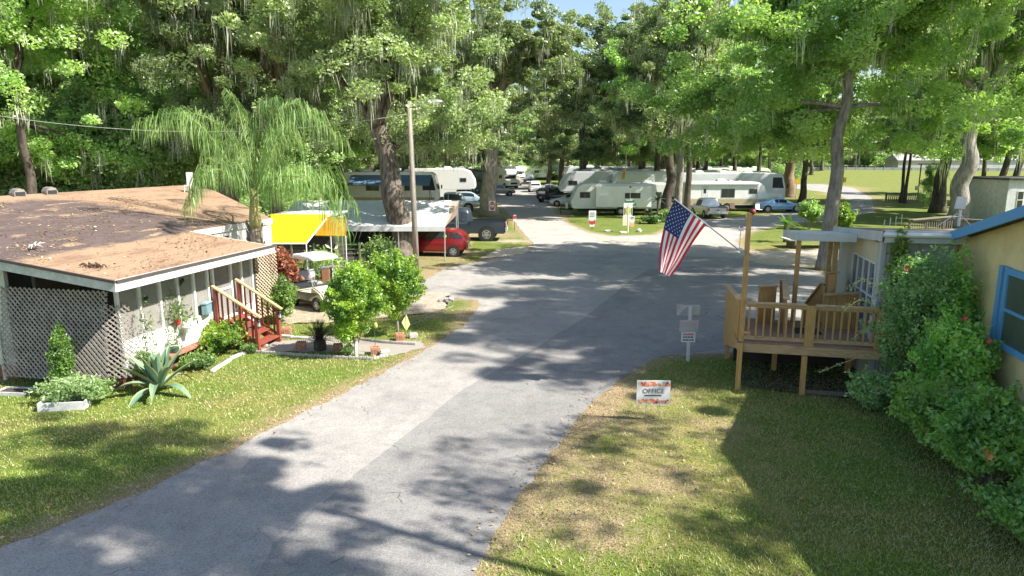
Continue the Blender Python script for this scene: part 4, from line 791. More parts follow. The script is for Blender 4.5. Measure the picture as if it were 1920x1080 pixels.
# golf carts
def golf_cart(label, loc, rz, bodym, roofm, seatm, bag=True):
    t = thing('golf_cart', label, 'golf cart', loc, rz); 
    mb = MB(); mb.prism([(-1.15,.32),(-1.15,.62),(-.95,.68),(-.35,.7),(-.3,.42),(.35,.42),(.45,.5),(.5,.84),(.62,.88),(1.05,.72),(1.22,.55),(1.24,.34)], -.56, .56); b = mb.build('body', bodym, t, bevel=.05, smooth='auto')
    mb = MB(); mb.b2((-.3, -.5, .425), (.42, .5, .43)); mb.b2((-1.0,-.45,.2),(1.0,.45,.34)); mb.build('floor', BLACK, t)
    mb = MB(); mb.box((-.55, 0, .76), (.5, 1.08, .13)); mb.build('seat', seatm, t, bevel=.04); mb = MB(); mb.box((-.82, 0, 1.06), (.1, 1.06, .38), ry=-.15); mb.build('backrest', seatm, t, bevel=.04)
    mb = MB(); mb.prism([(-1.05,1.8),(-1.03,1.86),(-.7,1.93),(-.12,1.96),(.5,1.93),(.72,1.87),(.74,1.8)], -.54, .54); mb.build('roof', roofm, t, bevel=.04, smooth='auto')
    for s in (-1, 1):
        mb = MB(); mb.tube([(.62, s*.52, .84), (.42, s*.52, 1.4), (.3, s*.52, 1.83)], .018, 6); mb.build('roof_post', ALU, t); mb = MB(); mb.tube([(-1.0, s*.5, .66), (-1.05, s*.5, 1.3), (-1.0, s*.5, 1.83)], .018, 6); mb.build('roof_post', BLACK, t)
    mb = MB(); mb.tube([(.62,-.5,.9),(.62,.5,.9)], .02, 6); mb.tube([(.42,-.5,1.42),(.42,.5,1.42)], .015, 6); mb.build('windscreen_frame', BLACK, t)
    mb = MB(); mb.tube([(.45,-.25,.8),(.3,-.25,1.0)], .02, 6); n = 14; mb.tube([(.28 + .06*math.sin(6.283*i/n), -.25 + .17*math.cos(6.283*i/n), 1.02 + .15*math.sin(6.283*i/n)) for i in range(n+1)], .014, 5); mb.build('steering_wheel', BLACK, t)
    for x in (-.82, .82):
        for s in (-1, 1):
            mb = MB(); mb.cyl((x, s*.4, .23), (x, s*.565, .23), .3, n=18); mb.build('wheel_arch', BLACK, b); wheel(t, x, s*.49, .23, .17, mat('cream hubcap', (.6,.58,.52), .4, var=0))
    for s in (-1, 1): mb = MB(); mb.box((1.2, s*.38, .6), (.06, .16, .08)); mb.build('headlight', ALU, t, bevel=.01)
    if bag: mb = MB(); mb.box((-1.25, 0, .78), (.55, .9, .5), ry=.1); mb.box((-1.2, .1, 1.1), (.35, .7, .3), ry=-.4); mb.build('rear_bag', BLACK, t, bevel=.08)
    return t
golf_cart('cream golf cart with white roof beside the round lime trees', PX(597, 584) + Vector((-.3, .88, 0)), R(-40), mat('cream body', (.6, .54, .4), .35, var=.05, coat=.4), mat('cart roof white', (.82, .82, .8), .4, var=.04), mat('grey seat', (.35, .35, .36), .6))
golf_cart('green golf cart with dull red roof under the white carport', (XU(690, 37.6), 37.6, 0), R(178), mat('green body', (.02, .32, .05), .35, var=.05), mat('maroon roof', (.35, .08, .07), .5), mat('beige seat', (.5, .45, .3), .6), False)
# ================================================================= RVS
RVW = mat('rv white gelcoat', (.87, .87, .86), .35, var=.06, vs=1.2); RVG = mat('rv pale green grey', (.74, .76, .7), .4, var=.06, vs=1); RVC = mat('rv cool grey', (.7, .72, .74), .4, var=.06, vs=1); RVT = mat('rv tan band', (.5, .4, .24), .5, var=.08)
RVN = mat('rv navy', (.05, .09, .16), .35, var=.05); RVR = mat('rv roof membrane', (.7, .7, .68), .7, var=.15, vs=2); RVD = mat('rv dark grey', (.13, .14, .14), .4, var=.08)
def rv(label, loc, rz, L, Ht, kind='trailer', m=RVW, band=None, wins=((-.3, .5, .8, .45), (.15, .5, 1.1, .5)), slide=None, door=None, flip=False, Wd=2.45, group=None, ac=2, name=None, awn=None, navy=False, cat=None, skirt=None):
    t = thing(name or {'trailer': 'travel_trailer', 'fifth': 'fifth_wheel_trailer', 'classa': 'motorhome', 'classc': 'motorhome'}[kind], label, cat or {'trailer': 'travel trailer', 'fifth': 'fifth wheel', 'classa': 'motorhome', 'classc': 'motorhome'}[kind], loc, rz, group)
    h = L/2; z0 = .62; H = Ht
    pr = {'trailer': [(-h, z0), (-h, H - .12), (-h + .15, H), (h - 1.15, H), (h - .65, H - .3), (h - .06, z0 + .85), (h, z0 + .55), (h - .12, z0 + .08), (h - .3, z0)],
          'fifth': [(-h, z0 + .1), (-h, H - .12), (-h + .15, H), (h - 1.5, H), (h - .7, H - .25), (h - .1, H - 1.25), (h, z0 + 1.25), (h - .15, z0 + 1.05), (h - 2.2, z0 + 1.0), (h - 2.6, z0 + .1)],
          'classa': [(-h, z0 - .1), (-h, H - .1), (-h + .12, H), (h - .7, H), (h - .35, H - .25), (h - .02, H*.52), (h, z0 + .3), (h - .08, z0 - .15), (-h + .5, z0 - .15)],
          'classc': [(-h, z0), (-h, H - .1), (-h + .12, H), (h - 1.2, H), (h - .5, H - .35), (h - .42, H - .95), (h - 1.2, H - 1.1), (h - 1.6, H*.5), (h - .1, H*.4), (h, z0 - .1), (-h, z0 - .2)]}[kind]
    mb = MB(); mb.prism(pr, -Wd/2, Wd/2); body = mb.build('body', m, t, bevel=.06, smooth='auto')
    mb = MB(); mb.b2((-h + .25, -Wd/2 + .12, H + .001), (h - 1.6, Wd/2 - .12, H + .03)); mb.build('roof_membrane', RVR, t)
    for k in range(ac): x = lerp(-h*.55, h*.35, k/max(1, ac-1) if ac > 1 else .5); mb = MB(); mb.prism([(x-.5, H+.03),(x-.42,H+.24),(x-.25,H+.3),(x+.25,H+.3),(x+.42,H+.2),(x+.5,H+.03)], -.34, .34); mb.build('air_conditioner', WHITE, t, bevel=.04)
    mb = MB(); mb.box((-h*.1 + 1.1, .4, H + .09), (.4, .4, .12)); mb.build('roof_vent', RVR, t, bevel=.03); mb = MB(); mb.box((h*.1 + .9, -.5, H + .07), (.35, .35, .09)); mb.build('roof_vent', WHITE, t, bevel=.03)
    for sg in (-1, 1):
        y = sg*(Wd/2 + .012)
        for (fx, fz, w, hh) in wins:
            x = fx*L; z = z0 + (H - z0)*fz; f = MB(); f.b2((x - w/2 - .05, sg*(Wd/2 - .01), z - hh/2 - .05), (x + w/2 + .05, y + sg*.004, z + hh/2 + .05)); fo = f.build('window', mat('rv window frame', (.3, .3, .3), .4), t)
            f = MB(); f.b2((x - w/2, y, z - hh/2), (x - .012, y + sg*.009, z + hh/2)); f.b2((x + .012, y, z - hh/2), (x + w/2, y + sg*.009, z + hh/2)); f.build('pane', GLASS, fo)
        if band: mb = MB(); mb.b2((-h + .12, sg*(Wd/2 - .02), z0 + .12), (h - (2.9 if kind == 'fifth' else .35), sg*(Wd/2 + .007), z0 + (H - z0)*.27)); mb.build('stripe', band, t)
        mb = MB(); mb.b2((-h + .1, sg*(Wd/2 - .02), z0 + (H - z0)*.29), (h - .5, sg*(Wd/2 + .006), z0 + (H - z0)*.305)); mb.build('trim_line', RVC if m is not RVC else WHITE, t)
        ax = [-.9, -.05] if kind in ('trailer', 'fifth') else [-h*.5, h - 1.3]; r = .36 if kind in ('trailer', 'fifth') else .42
        if kind == 'fifth': ax = [-1.4, -.5]
        for x in ax: mb = MB(); mb.cyl((x, sg*(Wd/2 - .25), r + .05), (x, sg*(Wd/2 + .009), r + .05), r*1.25, n=20); mb.build('wheel_arch', BLACK, body); wheel(t, x, sg*(Wd/2 - .1), r, .22, mat('rv hub', (.6,.6,.6), .4, .3, var=0))
    mb = MB(); mb.b2((-h + .3, -Wd/2 + .25, .3), (h - (2.9 if kind == 'fifth' else .8), Wd/2 - .25, z0 + .02)); mb.build('chassis', DARK, t)
    if slide:
        for (fx, w, sg, zz) in slide:
            x = fx*L; y = sg*(Wd/2); f = MB(); f.b2((x - w/2, y, z0 + .18), (x + w/2, y + sg*.55, H - .38 + zz)); so_ = f.build('slide_out', m if m is not RVG else RVW, t, bevel=.03)
            f = MB(); f.b2((x - w*.3, y + sg*.551, z0 + 1.0), (x - w*.02, y + sg*.565, z0 + 1.5)); f.build('pane', GLASS, so_)
    if door is not None:
        f = MB(); x = door*L; f.b2((x - .34, -Wd/2 - .012, z0 + .05), (x + .34, -Wd/2 + .02, z0 + 1.95)); d_ = f.build('door', WHITE if m is not RVW else RVC, t, bevel=.01); f = MB(); f.b2((x - .13, -Wd/2 - .02, z0 + 1.2), (x + .13, -Wd/2 - .01, z0 + 1.65)); f.build('pane', GLASS, d_)
    mb = MB(); 
    for s in (-.2, .2): mb.tube([(-h - .12, s + .5, z0 + .4), (-h - .12, s + .5, H + .05), (-h + .25, s + .5, H + .15)], .02, 5)
    for k in range(6): mb.cyl((-h - .12, .3, z0 + .5 + k*.36), (-h - .12, .7, z0 + .5 + k*.36), .016, n=5)
    mb.build('ladder', ALU, t)
    if kind == 'trailer':
        mb = MB(); mb.beam((h - .3, .5, .5), (h + 1.0, 0, .5), .08, .12); mb.beam((h - .3, -.5, .5), (h + 1.0, 0, .5), .08, .12); mb.cyl((h + .85, 0, 0), (h + .85, 0, .8), .04); mb.build('hitch', BLACK, t)
        for s in (-.18, .18): mb = MB(); mb.tube([(h + .3, s, .55), (h + .3, s, .6), (h + .3, s, 1.05), (h + .3, s, 1.15)], [.12,.15,.15,.05], 12); mb.build('gas_bottle', RVW, t, smooth='auto')
    if kind == 'fifth': mb = MB(); mb.box((h - .9, 0, z0 + .85), (.5, .6, .5)); mb.beam((h - 2.2, .8, 0), (h - 2.2, .8, 1.6), .08, .08); mb.beam((h - 2.2, -.8, 0), (h - 2.2, -.8, 1.6), .08, .08); mb.build('hitch', BLACK, t)
    if kind == 'classa':
        mb = MB(); mb.quad((h - .34, -Wd*.44, H - .33), (h - .34, Wd*.44, H - .33), (h - .03, Wd*.46, H*.56), (h - .03, -Wd*.46, H*.56)); o = mb.build('windscreen', GLASS, t); o.location = (.03, 0, .02)
        for s in (-1, 1):
            mb = MB(); mb.quad((h - 1.5, s*(Wd/2 + .008), H - .45), (h - .5, s*(Wd/2 + .008), H - .45), (h - .22, s*(Wd/2 + .008), H*.56), (h - 1.5, s*(Wd/2 + .008), H*.56)); mb.build('cab_window', GLASS, t)
            mb = MB(); mb.box((h + .12, s*(Wd/2 + .12), H*.62), (.14, .12, .4)); mb.build('mirror', BLACK, t, bevel=.03); mb = MB(); mb.box((h - .02, s*Wd*.38, z0 + .25), (.08, .3, .16)); mb.build('headlight', ALU, t, bevel=.02)
    if kind == 'classc':
        mb = MB(); mb.quad((h - 1.22, -Wd*.4, H - 1.12), (h - 1.22, Wd*.4, H - 1.12), (h - 1.55, Wd*.42, H*.52), (h - 1.55, -Wd*.42, H*.52)); o = mb.build('windscreen', GLASS, t); o.location = (.05, 0, 0)
        mb = MB(); mb.box((h + .01, 0, H*.27), (.04, 1.3, .3)); mb.build('grille', BLACK, t)
    if awn:
        x0, x1, am = awn[:3]; ext = awn[3] if len(awn) > 3 else 0; y = -Wd/2
        if not ext: mb = MB(); mb.cyl((x0*L, y - .1, H - .2), (x1*L, y - .1, H - .2), .09); mb.beam((x0*L, y - .05, H - .2), (x0*L, y - .05, z0 + .3), .04, .04); mb.beam((x1*L, y - .05, H - .2), (x1*L, y - .05, z0 + .3), .04, .04); mb.build('awning_roll', am, t)
        else:
            mb = MB(); a = (x0*L, y, H - .25); b = (x1*L, y, H - .25); c = (x1*L, y - ext, H - 1.15); d_ = (x0*L, y - ext, H - 1.15); mb.add([a, b, c, d_] + [(p[0], p[1], p[2] - .03) for p in (a, b, c, d_)], [(0,1,2,3),(7,6,5,4),(0,4,5,1),(1,5,6,2),(2,6,7,3),(3,7,4,0)]); mb.build('awning', am, t)
            for x in (x0, x1): mb = MB(); mb.beam((x*L, y - ext + .03, H - 1.15), (x*L, y - .02, z0 + .4), .04, .04); mb.beam((x*L, y - ext + .03, H - 1.17), (x*L, y - ext + .03, 0), .04, .04); mb.build('awning_arm', BLACK, t)
    return t
def rvx(u0, u1, y): return (XU(u0, y) + XU(u1, y))/2, abs(XU(u1, y) - XU(u0, y))
x, L = rvx(1070, 1256, 65); rv('green-grey travel trailer with white slide-out at the grass island', (x, 66.2, 0), R(180), L, 2.95, 'trailer', RVG, wins=((.36, .55, .9, .5), (.12, .56, .95, .42), (-.38, .55, .5, .5)), slide=((-.02, 5.2, 1, .15),), ac=2)
x, L = rvx(1050, 1262, 75); rv('long pale grey fifth wheel directly behind the green-grey trailer', (x, 77, 0), R(178), L, 3.85, 'fifth', RVC, wins=((.38, .62, .9, .42), (0, .6, 1.2, .4)), slide=((-.15, 4.6, 1, .1),))
for i, (u0, u1, y, c, lb) in enumerate(((1040, 1290, 88, RVC, 'grey fifth wheel, second in the row behind the green-grey trailer'), (1034, 1260, 99, RVW, 'white fifth wheel, third in the row along the far road'), (1028, 1230, 112, RVC, 'pale fifth wheel, fourth and farthest in the row along the far road'))):
    x, L = rvx(u0, u1, y); rv(lb, (x, y, 0), R(178), min(L, 12.5) , 3.9, 'fifth', c, wins=((.38, .6, .8, .4), (0, .6, 1, .4)), band=RVN if i == 1 else None)
x, L = rvx(1286, 1441, 69.5); rv('white ribbed travel trailer with tan lower band and rolled awning', (x, 70.8, 0), R(0), L, 2.95, 'trailer', RVW, band=RVT, wins=((.0, .52, 1.3, .8), (.3, .6, .75, .42)), door=-.28, awn=(-.48, .36, WHITE), ac=1)
x, L = rvx(1270, 1476, 76); rv('silver and white class A motorhome with roof pods behind the ribbed trailer', (x, 78, 0), R(0), L, 3.65, 'classa', RVC, band=RVW, wins=((-.1, .6, 1.2, .5), (.15, .6, 1, .5)), ac=3)
x, L = rvx(1300, 1440, 96); rv('tan trailer with long flat roof behind the class A motorhome', (x, 97, 0), R(1), L + 2, 3.5, 'trailer', RVG, band=RVT, ac=1)
x, L = rvx(1225, 1330, 92); rv('white motorhome with dark windows between the two dark oak trunks', (x, 93, 0), R(170), 9.5, 3.7, 'classc', RVW)
for u, y, k, c, rz0, lb in ((1180, 125, 'trailer', RVW, 178, 'white trailer far behind the yellow pennant pole'), (1120, 135, 'trailer', RVC, 176, 'grey trailer in the far row left of the yellow pennant'), (1310, 128, 'trailer', RVW, 2, 'white trailer with round vents far between the oak trunks'), (1395, 132, 'trailer', RVG, 3, 'long pale trailer far behind the tan trailer roof'), (1350, 148, 'trailer', RVW, 0, 'white trailer at the back of the right rows'), (1230, 150, 'fifth', RVW, 176, 'white fifth wheel at the back of the rows, right of the pennant'),
                         (1085, 150, 'fifth', RVW, 170, 'white fifth wheel beyond the thin far road tree')):
    rv(lb, (XU(u, y), y, 0), R(rz0), 10, 3.4, k, c, ac=2, group='trailers in the far rows')
# left rows
x, L = rvx(640, 818, 66); rv('navy and white motorhome with a navy awning out, behind the thick oak trunk', (x, 69, 0), R(0), L, 3.95, 'classa', RVW, band=RVT, wins=((-.2, .55, 1.2, .5), (.2, .55, 1, .5)), awn=(-.42, .44, mat('navy awning cloth', (.1, .17, .28), .6, var=.1), 2.4), ac=2)
x, L = rvx(742, 876, 82); rv('bright white fifth wheel with small square window above the silver pickup', (x, 83.5, 0), R(0), L + 2, 4.05, 'fifth', mat('rv bright white', (.8, .8, .8), .35, var=.03), wins=((.36, .62, .7, .4),), ac=2)
rv('dark grey motorhome left of the pale oak trunk', (XU(888, 100), 101, 0), R(-70), 9.5, 3.7, 'classa', RVD, band=RVC)
rv('white class C motorhome right of the pale oak trunk', (XU(944, 122), 124, 0), R(-62), 8, 3.4, 'classc', RVW)
for u, y, k, c, rz0, lb in ((690, 96, 'fifth', RVW, 0, 'white trailer roof far left behind the navy motorhome'), (790, 104, 'trailer', RVC, 3, 'grey trailer with roof vents above the white fifth wheel'), (845, 112, 'trailer', RVW, 0, 'white trailer behind the dark grey motorhome'), (850, 135, 'trailer', RVC, -5, 'pale trailer deep in the left rows'), (995, 168, 'trailer', RVW, 0, 'long white trailer closing the far end of the road'), (1030, 172, 'trailer', RVG, -12, 'pale green trailer right of the one closing the road'), (965, 160, 'classc', RVW, -70, 'white motorhome at the left of the road end'), (740, 128, 'trailer', RVW, 4, 'white trailer far behind the thick oak trunk')):
    rv(lb, (XU(u, y), y, 0), R(rz0), 9.5, 3.4, k, c, ac=2, group='trailers in the far rows')
# ================================================================= CARPORT, AWNING, CLUTTER
CAN = mat('pale canopy sheet', (.66, .67, .67), .6, var=.1, vs=1.5)
cp = thing('carport', 'white peaked fabric carport on thin poles behind the thick oak', 'carport', (0, 0, 0))
xr, xl = XU(838, 36.5), -12.5; mb = MB(); ze, zr = 1.85, 2.95
mb.prism([(35.9, ze), (39.8, zr), (43.7, ze), (43.7, ze - .04), (39.8, zr - .04), (35.9, ze - .04)], 0, xr - xl); o = mb.build('canopy', CAN, cp)
# prism x->world y, y->world x
o.data.transform(Matrix(((0, 1, 0, xl), (1, 0, 0, 0), (0, 0, 1, 0), (0, 0, 0, 1)))); o.data.flip_normals()
mb = MB(); mb.add([(xr - .01, 35.95, ze - .05), (xr - .01, 43.65, ze - .05), (xr + .45, 39.8, zr - .04), (xr - .02, 39.8, zr - .05)], [(0, 1, 2), (0, 1, 3), (0, 2, 3), (1, 2, 3)]); mb.build('gable_flap', mat('tan canvas', (.42, .33, .26), .8), cp)
mb = MB(); mb.b2((xl, 35.86, ze - .28), (xr, 35.9, ze - .02)); mb.build('valance', CAN, cp)
for xx in (xl, (xl + xr)/2 - 1, (xl + xr)/2 + 2, xr - .05):
    for yy in (35.95, 43.6): mb = MB(); mb.cyl((xx, yy, 0), (xx, yy, ze), .035, n=8); mb.build('pole', ALU, cp)
mb = MB(); mb.cyl((xr + .35, 39.8, 0), (xr + .35, 39.8, zr), .035, n=8); mb.build('pole', ALU, cp)
t = thing('added_shade_panel', 'added dark panel standing in for the shaded clutter under the white carport', 'screen', ((xl+xr)/2 - .6, 43.3, 0)); mb = MB(); mb.box((0,0,.9), (xr - xl - 1.6, .04, 1.75)); mb.build('cloth', mat('carport shade tone', (.035,.05,.035), .9), t)  # added dark panel in place of the shaded clutter below the canopy
YA = mat('yellow awning sheet', (.5, .39, .01), .5, var=.08, vs=1.2); OA = mat('orange tarp', (.6, .3, .012), .55, var=.15, vs=1)
aw = thing('yellow_awning', 'bright yellow sloping awning on thin white poles beyond the porch', 'awning'); A, B = PY(507, 401, 30.0), PY(618, 402, 30.0); C, D = PY(574, 457, 26.4), PY(508, 457, 26.4)
mb = MB(); dz = Vector((0, 0, -.03)); mb.add([A, B, C, D, A+dz, B+dz, C+dz, D+dz], [(0,1,2,3),(7,6,5,4),(0,4,5,1),(1,5,6,2),(2,6,7,3),(3,7,4,0)]); mb.build('cloth', YA, aw)
for a, b in ((B, C), (C, D)): mb = MB(); mb.tube([a, b], .03, 6); mb.build('edge_pole', WHITE, aw)
for p in (C, D, B): mb = MB(); mb.cyl((p.x, p.y, 0), tuple(p), .025, n=6); mb.build('pole', WHITE, aw)
aw2 = thing('orange_tarp', 'orange yellow tarp hanging at the right end of the yellow awning', 'tarp'); A, B, C, D = PY(612, 406, 29.5), PY(650, 408, 29.0), PY(648, 442, 28.4), PY(590, 441, 28.6)
mb = MB(); mb.add([A, B, C, D, A+dz, B+dz, C+dz, D+dz], [(0,1,2,3),(7,6,5,4),(0,4,5,1),(1,5,6,2),(2,6,7,3),(3,7,4,0)]); mb.build('cloth', OA, aw2)
for p in (C,): mb = MB(); mb.cyl((p.x, p.y, 0), tuple(p), .022, n=6); mb.build('pole', WHITE, aw2)
sh = thing('garden_shed', 'low white wire-fronted shed behind the yellow awning', 'shed', PY(565, 460, 31.2) * 1); sh.location.z = 0
mb = MB(); mb.b2((-1.2, .1, 1.95), (1.5, 2.4, 2.75)); mb.build('wall', HWALL, sh); mb = MB(); mb.b2((-1.15, .3, 0), (1.45, 2.3, 1.94)); mb.build('shade_block', DARK, sh); mb = MB(); mb.b2((-1.3, 0, 2.76), (1.6, 2.5, 2.84)); mb.build('roof', GREYW, sh)  # lower block is solid dark colour for the shaded clutter under the awning
mb = MB()
for k in range(16): mb.box((-1.15 + k*.17, .08, 2.3), (.012, .012, .85))
for k in range(5): mb.box((.12, .075, 1.95 + k*.18), (2.6, .012, .012))
mb.build('wire_front', STEEL, sh)
pn = thing('white_panel_wall', 'tall white panel at the far end of the mobile home beside the yellow awning', 'panel', PY(498, 455, 26.6)); pn.location.z = 0; mb = MB(); mb.b2((-.22, 0, 0), (.22, .12, 2.95)); mb.build('panel', HWALL, pn, bevel=.01); mb = MB(); mb.b2((-.25,-.02,2.951),(.25,.14,3.02)); mb.build('cap', GREYW, pn)
fb = thing('lattice_fence', 'dark wire and board screen fence behind the cream golf cart', 'fence', (XU(600, 31.5), 31.5, 0)); 
for k in range(6): mb = MB(); mb.box((-2.3 + k*1.05, 0, .75), (.08, .08, 1.5)); mb.build('post', OLDWOOD, fb)
mb = MB(); mb.box((.3, .05, .45), (5.3, .03, .8)); mb.build('board_panel', mat('grey board', (.2, .18, .17), .9, var=.2), fb); mb = MB()
for z in (1.0, 1.2, 1.42): mb.box((.3, .03, z), (5.3, .03, .04))
mb.build('rail', OLDWOOD, fb)
# clutter under the awning
t = thing('patio_table', 'small grey table with clutter under the awning', 'table', PX(640, 530)); mb = MB(); mb.box((0, 0, .72), (1.1, .6, .05)); mb.build('tabletop', OLDWOOD, t)
for sx in (-.48, .48):
    for sy in (-.22, .22): mb = MB(); mb.box((sx, sy, .35), (.05, .05, .7)); mb.build('leg', BLACK, t)
def gear(name, label, u, v, col, d, rz=0, cat=None, kind='box'):
    t = thing(name, label, cat or name.replace('_', ' '), PX(u, v), rz); m = mat('gear %.2f %.2f %.2f' % col, col, .6)
    mb = MB()
    if kind == 'box': mb.box((0, 0, d[2]/2), d)
    else: mb.tube([(0,0,0),(0,0,d[2]*.1),(0,0,d[2]*.92),(0,0,d[2])], [d[0]*.42,d[0]*.5,d[0]*.5,d[0]*.42], 14)
    mb.build('body', m, t, bevel=.03 if kind == 'box' else 0, smooth='auto'); mb = MB(); mb.box((0, 0, d[2] + .03), (d[0]*.9, d[1]*.9, .05)) if kind == 'box' else mb.cyl((0,0,d[2]), (0,0,d[2]+.05), d[0]*.46)
    mb.build('lid', mat('lid grey', (.25,.25,.26), .5), t); return t
gear('barbecue_grill', 'blue-grey rounded barrel under the yellow awning', 555, 512, (.06, .08, .12), (.7, .6, 1.1), cat='barrel', kind='r')
gear('trash_bin', 'black bin beneath the drooping palm frond', 655, 548, (.03, .03, .03), (.5, .5, .8), cat='bin', kind='r')
gear('storage_box', 'white box on the ground right of the clutter table', 668, 540, (.6, .6, .58), (.5, .4, .4), .2, 'box')
gear('tree_stump', 'small white-topped round stand left of the far round tree', 692, 540, (.4, .38, .34), (.4, .4, .55), cat='stand', kind='r')
gear('storage_box', 'grey box behind the white golf cart roof', 590, 520, (.3, .3, .3), (.7, .5, .6), -.2, 'box')
gear('storage_box', 'red slatted crate stacked behind the golf cart seat', 632, 560, (.4, .12, .09), (.8, .4, .6), .1, 'crate')
gear('storage_box', 'small brown box between the golf cart and the palm frond', 612, 548, (.3, .14, .08), (.3, .3, 1.0), .1, 'box')
for u, v, lb, c in ((600, 505, 'spiky potted plant behind the golf cart roof', (.12,.1,.09)), (622, 508, 'larger spiky potted plant left of the drooping frond', (.5,.5,.5)), (575, 518, 'leafy pot beside the blue-grey barrel', (.1,.12,.1)), (705, 470, 'big leaved plant in a maroon pot by the green cart', (.35,.05,.08))):
    pot('potted_plant', lb, PX(u, v + 15), .2, .35, c, L_FOREST if c[0] < .3 else L_BRIGHT, int(u), 'potted plant', .6, 260)
# street lamp on wooden pole
p0 = PX(781, 503); lp = thing('lamp_pole', 'tall weathered wooden pole with a cobra head street lamp in front of the thick oak', 'street lamp', p0); tp = PY(767, 190, p0.y) - p0
mb = MB(); mb.tube([(0,0,-.2), tuple(tp*.5), tuple(tp)], [.15,.13,.105], 12); mb.build('pole', mat('weathered pole', (.42, .36, .3), .9, var=.25, vs=4, stretch=(3,3,.3), bump=.5, bs=20), lp, smooth=True)
mb = MB(); a = tp + Vector((.1,0,-.25)); mb.tube([a, a + Vector((.3,0,.2)), a + Vector((.75,0,.22))], .035, 8); mb.build('arm', ALU, lp, smooth=True)
mb = MB(); mb.ball((tp.x + 1.15, 0, tp.z - .02), (.5, .2, .13), 14, 8); hd = mb.build('lamp_head', ALU, lp, smooth=True); mb = MB(); mb.ball((tp.x + 1.25, 0, tp.z - .09), (.22, .12, .07), 12, 6); mb.build('lens', mat('lamp lens', (.75,.75,.72), .3, var=0), hd, smooth=True)
mb = MB(); mb.tube([(.12,-.05,0), (tp.x*.5+.12,-.05,tp.z*.5), (tp.x+.1,-.05,tp.z-.4)], .02, 6); mb.build('conduit', STEEL, lp)
a, b = PY(-60, 208, 30), p0 + tp*.93; mb = MB(); pts = []
for i in range(25): t_ = i/24; p = a.lerp(b, t_); p.z -= 1.55*4*t_*(1-t_)*.55; pts.append(p)
mb.tube(pts, .009, 5); tag(mb.build('power_cable', mat('pale cable', (.55,.55,.52), .6), None), 'sagging pale overhead cable running from the lamp pole across the palm', 'cable')
# ================================================================= SIGNS
RED = mat('sign red', (.55, .03, .05), .5, var=.05); BLK = mat('sign black', (.03,.03,.03), .6, var=0); SGN = mat('sign green', (.03, .16, .09), .5, var=.05); SW = mat('sign white', (.78,.78,.78), .5, var=.04)
SGW = mat('sign weathered', (.5,.5,.5), .6, var=.08)
def bars(parent, w, z, n, y=-.006, m=None, h=.02, gap=1.9, seed=1):
    rr = random.Random(seed); mb = MB()
    for i in range(n):
        x = -w/2; zz = z - i*h*gap
        while x < w/2 - .03: l = min(rr.uniform(.03, .12)*w*2, w/2 - x); mb.b2((x, y - .001, zz), (x + l, y, zz + h)); x += l + w*.05
    return mb.build('lettering', m or BLK, parent)
t = thing('yard_sign', 'white OFFICE yard sign with red autumn leaf borders and an arrow on the lawn', 'sign', PX(1223, 790), R(-1)); k = dep(t.location.y)/F
PMB = MB(); PMB.b2((-31*k, 0, 33*k), (31*k, .012, 80*k)); w = 62*k; zc = 56.5*k; h = 47*k
for sx in (-.2, .2): mb = MB(); mb.cyl((sx*w, .02, -.03), (sx*w, .02, 60*k), .006, n=6); mb.build('stake', STEEL, t)
text_mesh('lettering', 'OFFICE', h*.27, mat('sign ink', (.1,.08,.14), .6, var=0), t, (0, -.004, zc + h*.06), (R(90), 0, 0), 1.0)
mb = MB(); mb.b2((-w*.27, -.004, zc - h*.14), (w*.22, -.001, zc - h*.1)); mb.b2((w*.215, -.0045, zc - h*.15), (w*.24, -.0012, zc - h*.09)); mb.build('arrow', BLK, t)
LC = [mat('leaf print red', (.72,.06,.03), .6, var=0), mat('leaf print orange', (.8,.3,.12), .6, var=0), mat('leaf print plum', (.3,.05,.14), .6, var=0), mat('leaf print teal', (.25,.48,.5), .6, var=0), mat('leaf print coral', (.85,.2,.12), .6, var=0), mat('leaf print gold', (.8,.55,.25), .6, var=0)]
rr = random.Random(8)
for band_ in (1, -1):
    for q in range(6):
        mb = PMB; mb.mi = q + 1
        for i in range(9 if q in (0, 4) else 5):
            cx, cz = rr.uniform(-.45, .45)*w, zc + band_*h*rr.uniform(.3, .42); r_ = h*rr.uniform(.05, .1); mb.add([(cx + r_*(1 if j % 2 else .5)*math.cos(j*.628 + i), -.0015 - q*.0004 - i*.00004, max(zc - h*.47, min(zc + h*.47, cz + r_*(1 if j % 2 else .5)*math.sin(j*.628 + i)))) for j in range(10)], [tuple(range(10))])
PMB.build('panel', [SW] + LC, t)
t = thing('signpost', 'white wooden post with small notice boards on the lawn by the road', 'sign post', PX(1290, 678)); k = dep(t.location.y)/F
mb = MB(); mb.box((0, .03, 52*k), (.075, .075, 106*k)); mb.build('post', mat('white post', (.66,.68,.68), .6, var=.1), t, bevel=.006)
mb = MB(); mb.b2((-24*k, .07, 88*k), (19*k, .1, 107*k)); mb.build('top_board', mat('pale grey board', (.45,.46,.46), .6, var=.1), t, bevel=.004)
mb = MB(); mb.add([(-20*k, .068, 89*k), (-4*k, .068, 89*k), (-4*k, .068, 105*k), (-12*k, .068, 99*k)], [(0,1,2,3)]); mb.build('marking', mat('board grey', (.3,.31,.31), .7, var=0), t)
mb = MB(); mb.b2((-19*k, -.02, 58*k), (16*k, -.009, 80*k)); nb = mb.build('notice_board', mat('faded notice', (.52,.5,.52), .6, var=.1), t); bars(nb, 30*k, 75*k, 4, -.021, mat('faded print', (.5,.35,.38), .7, var=0), .018)
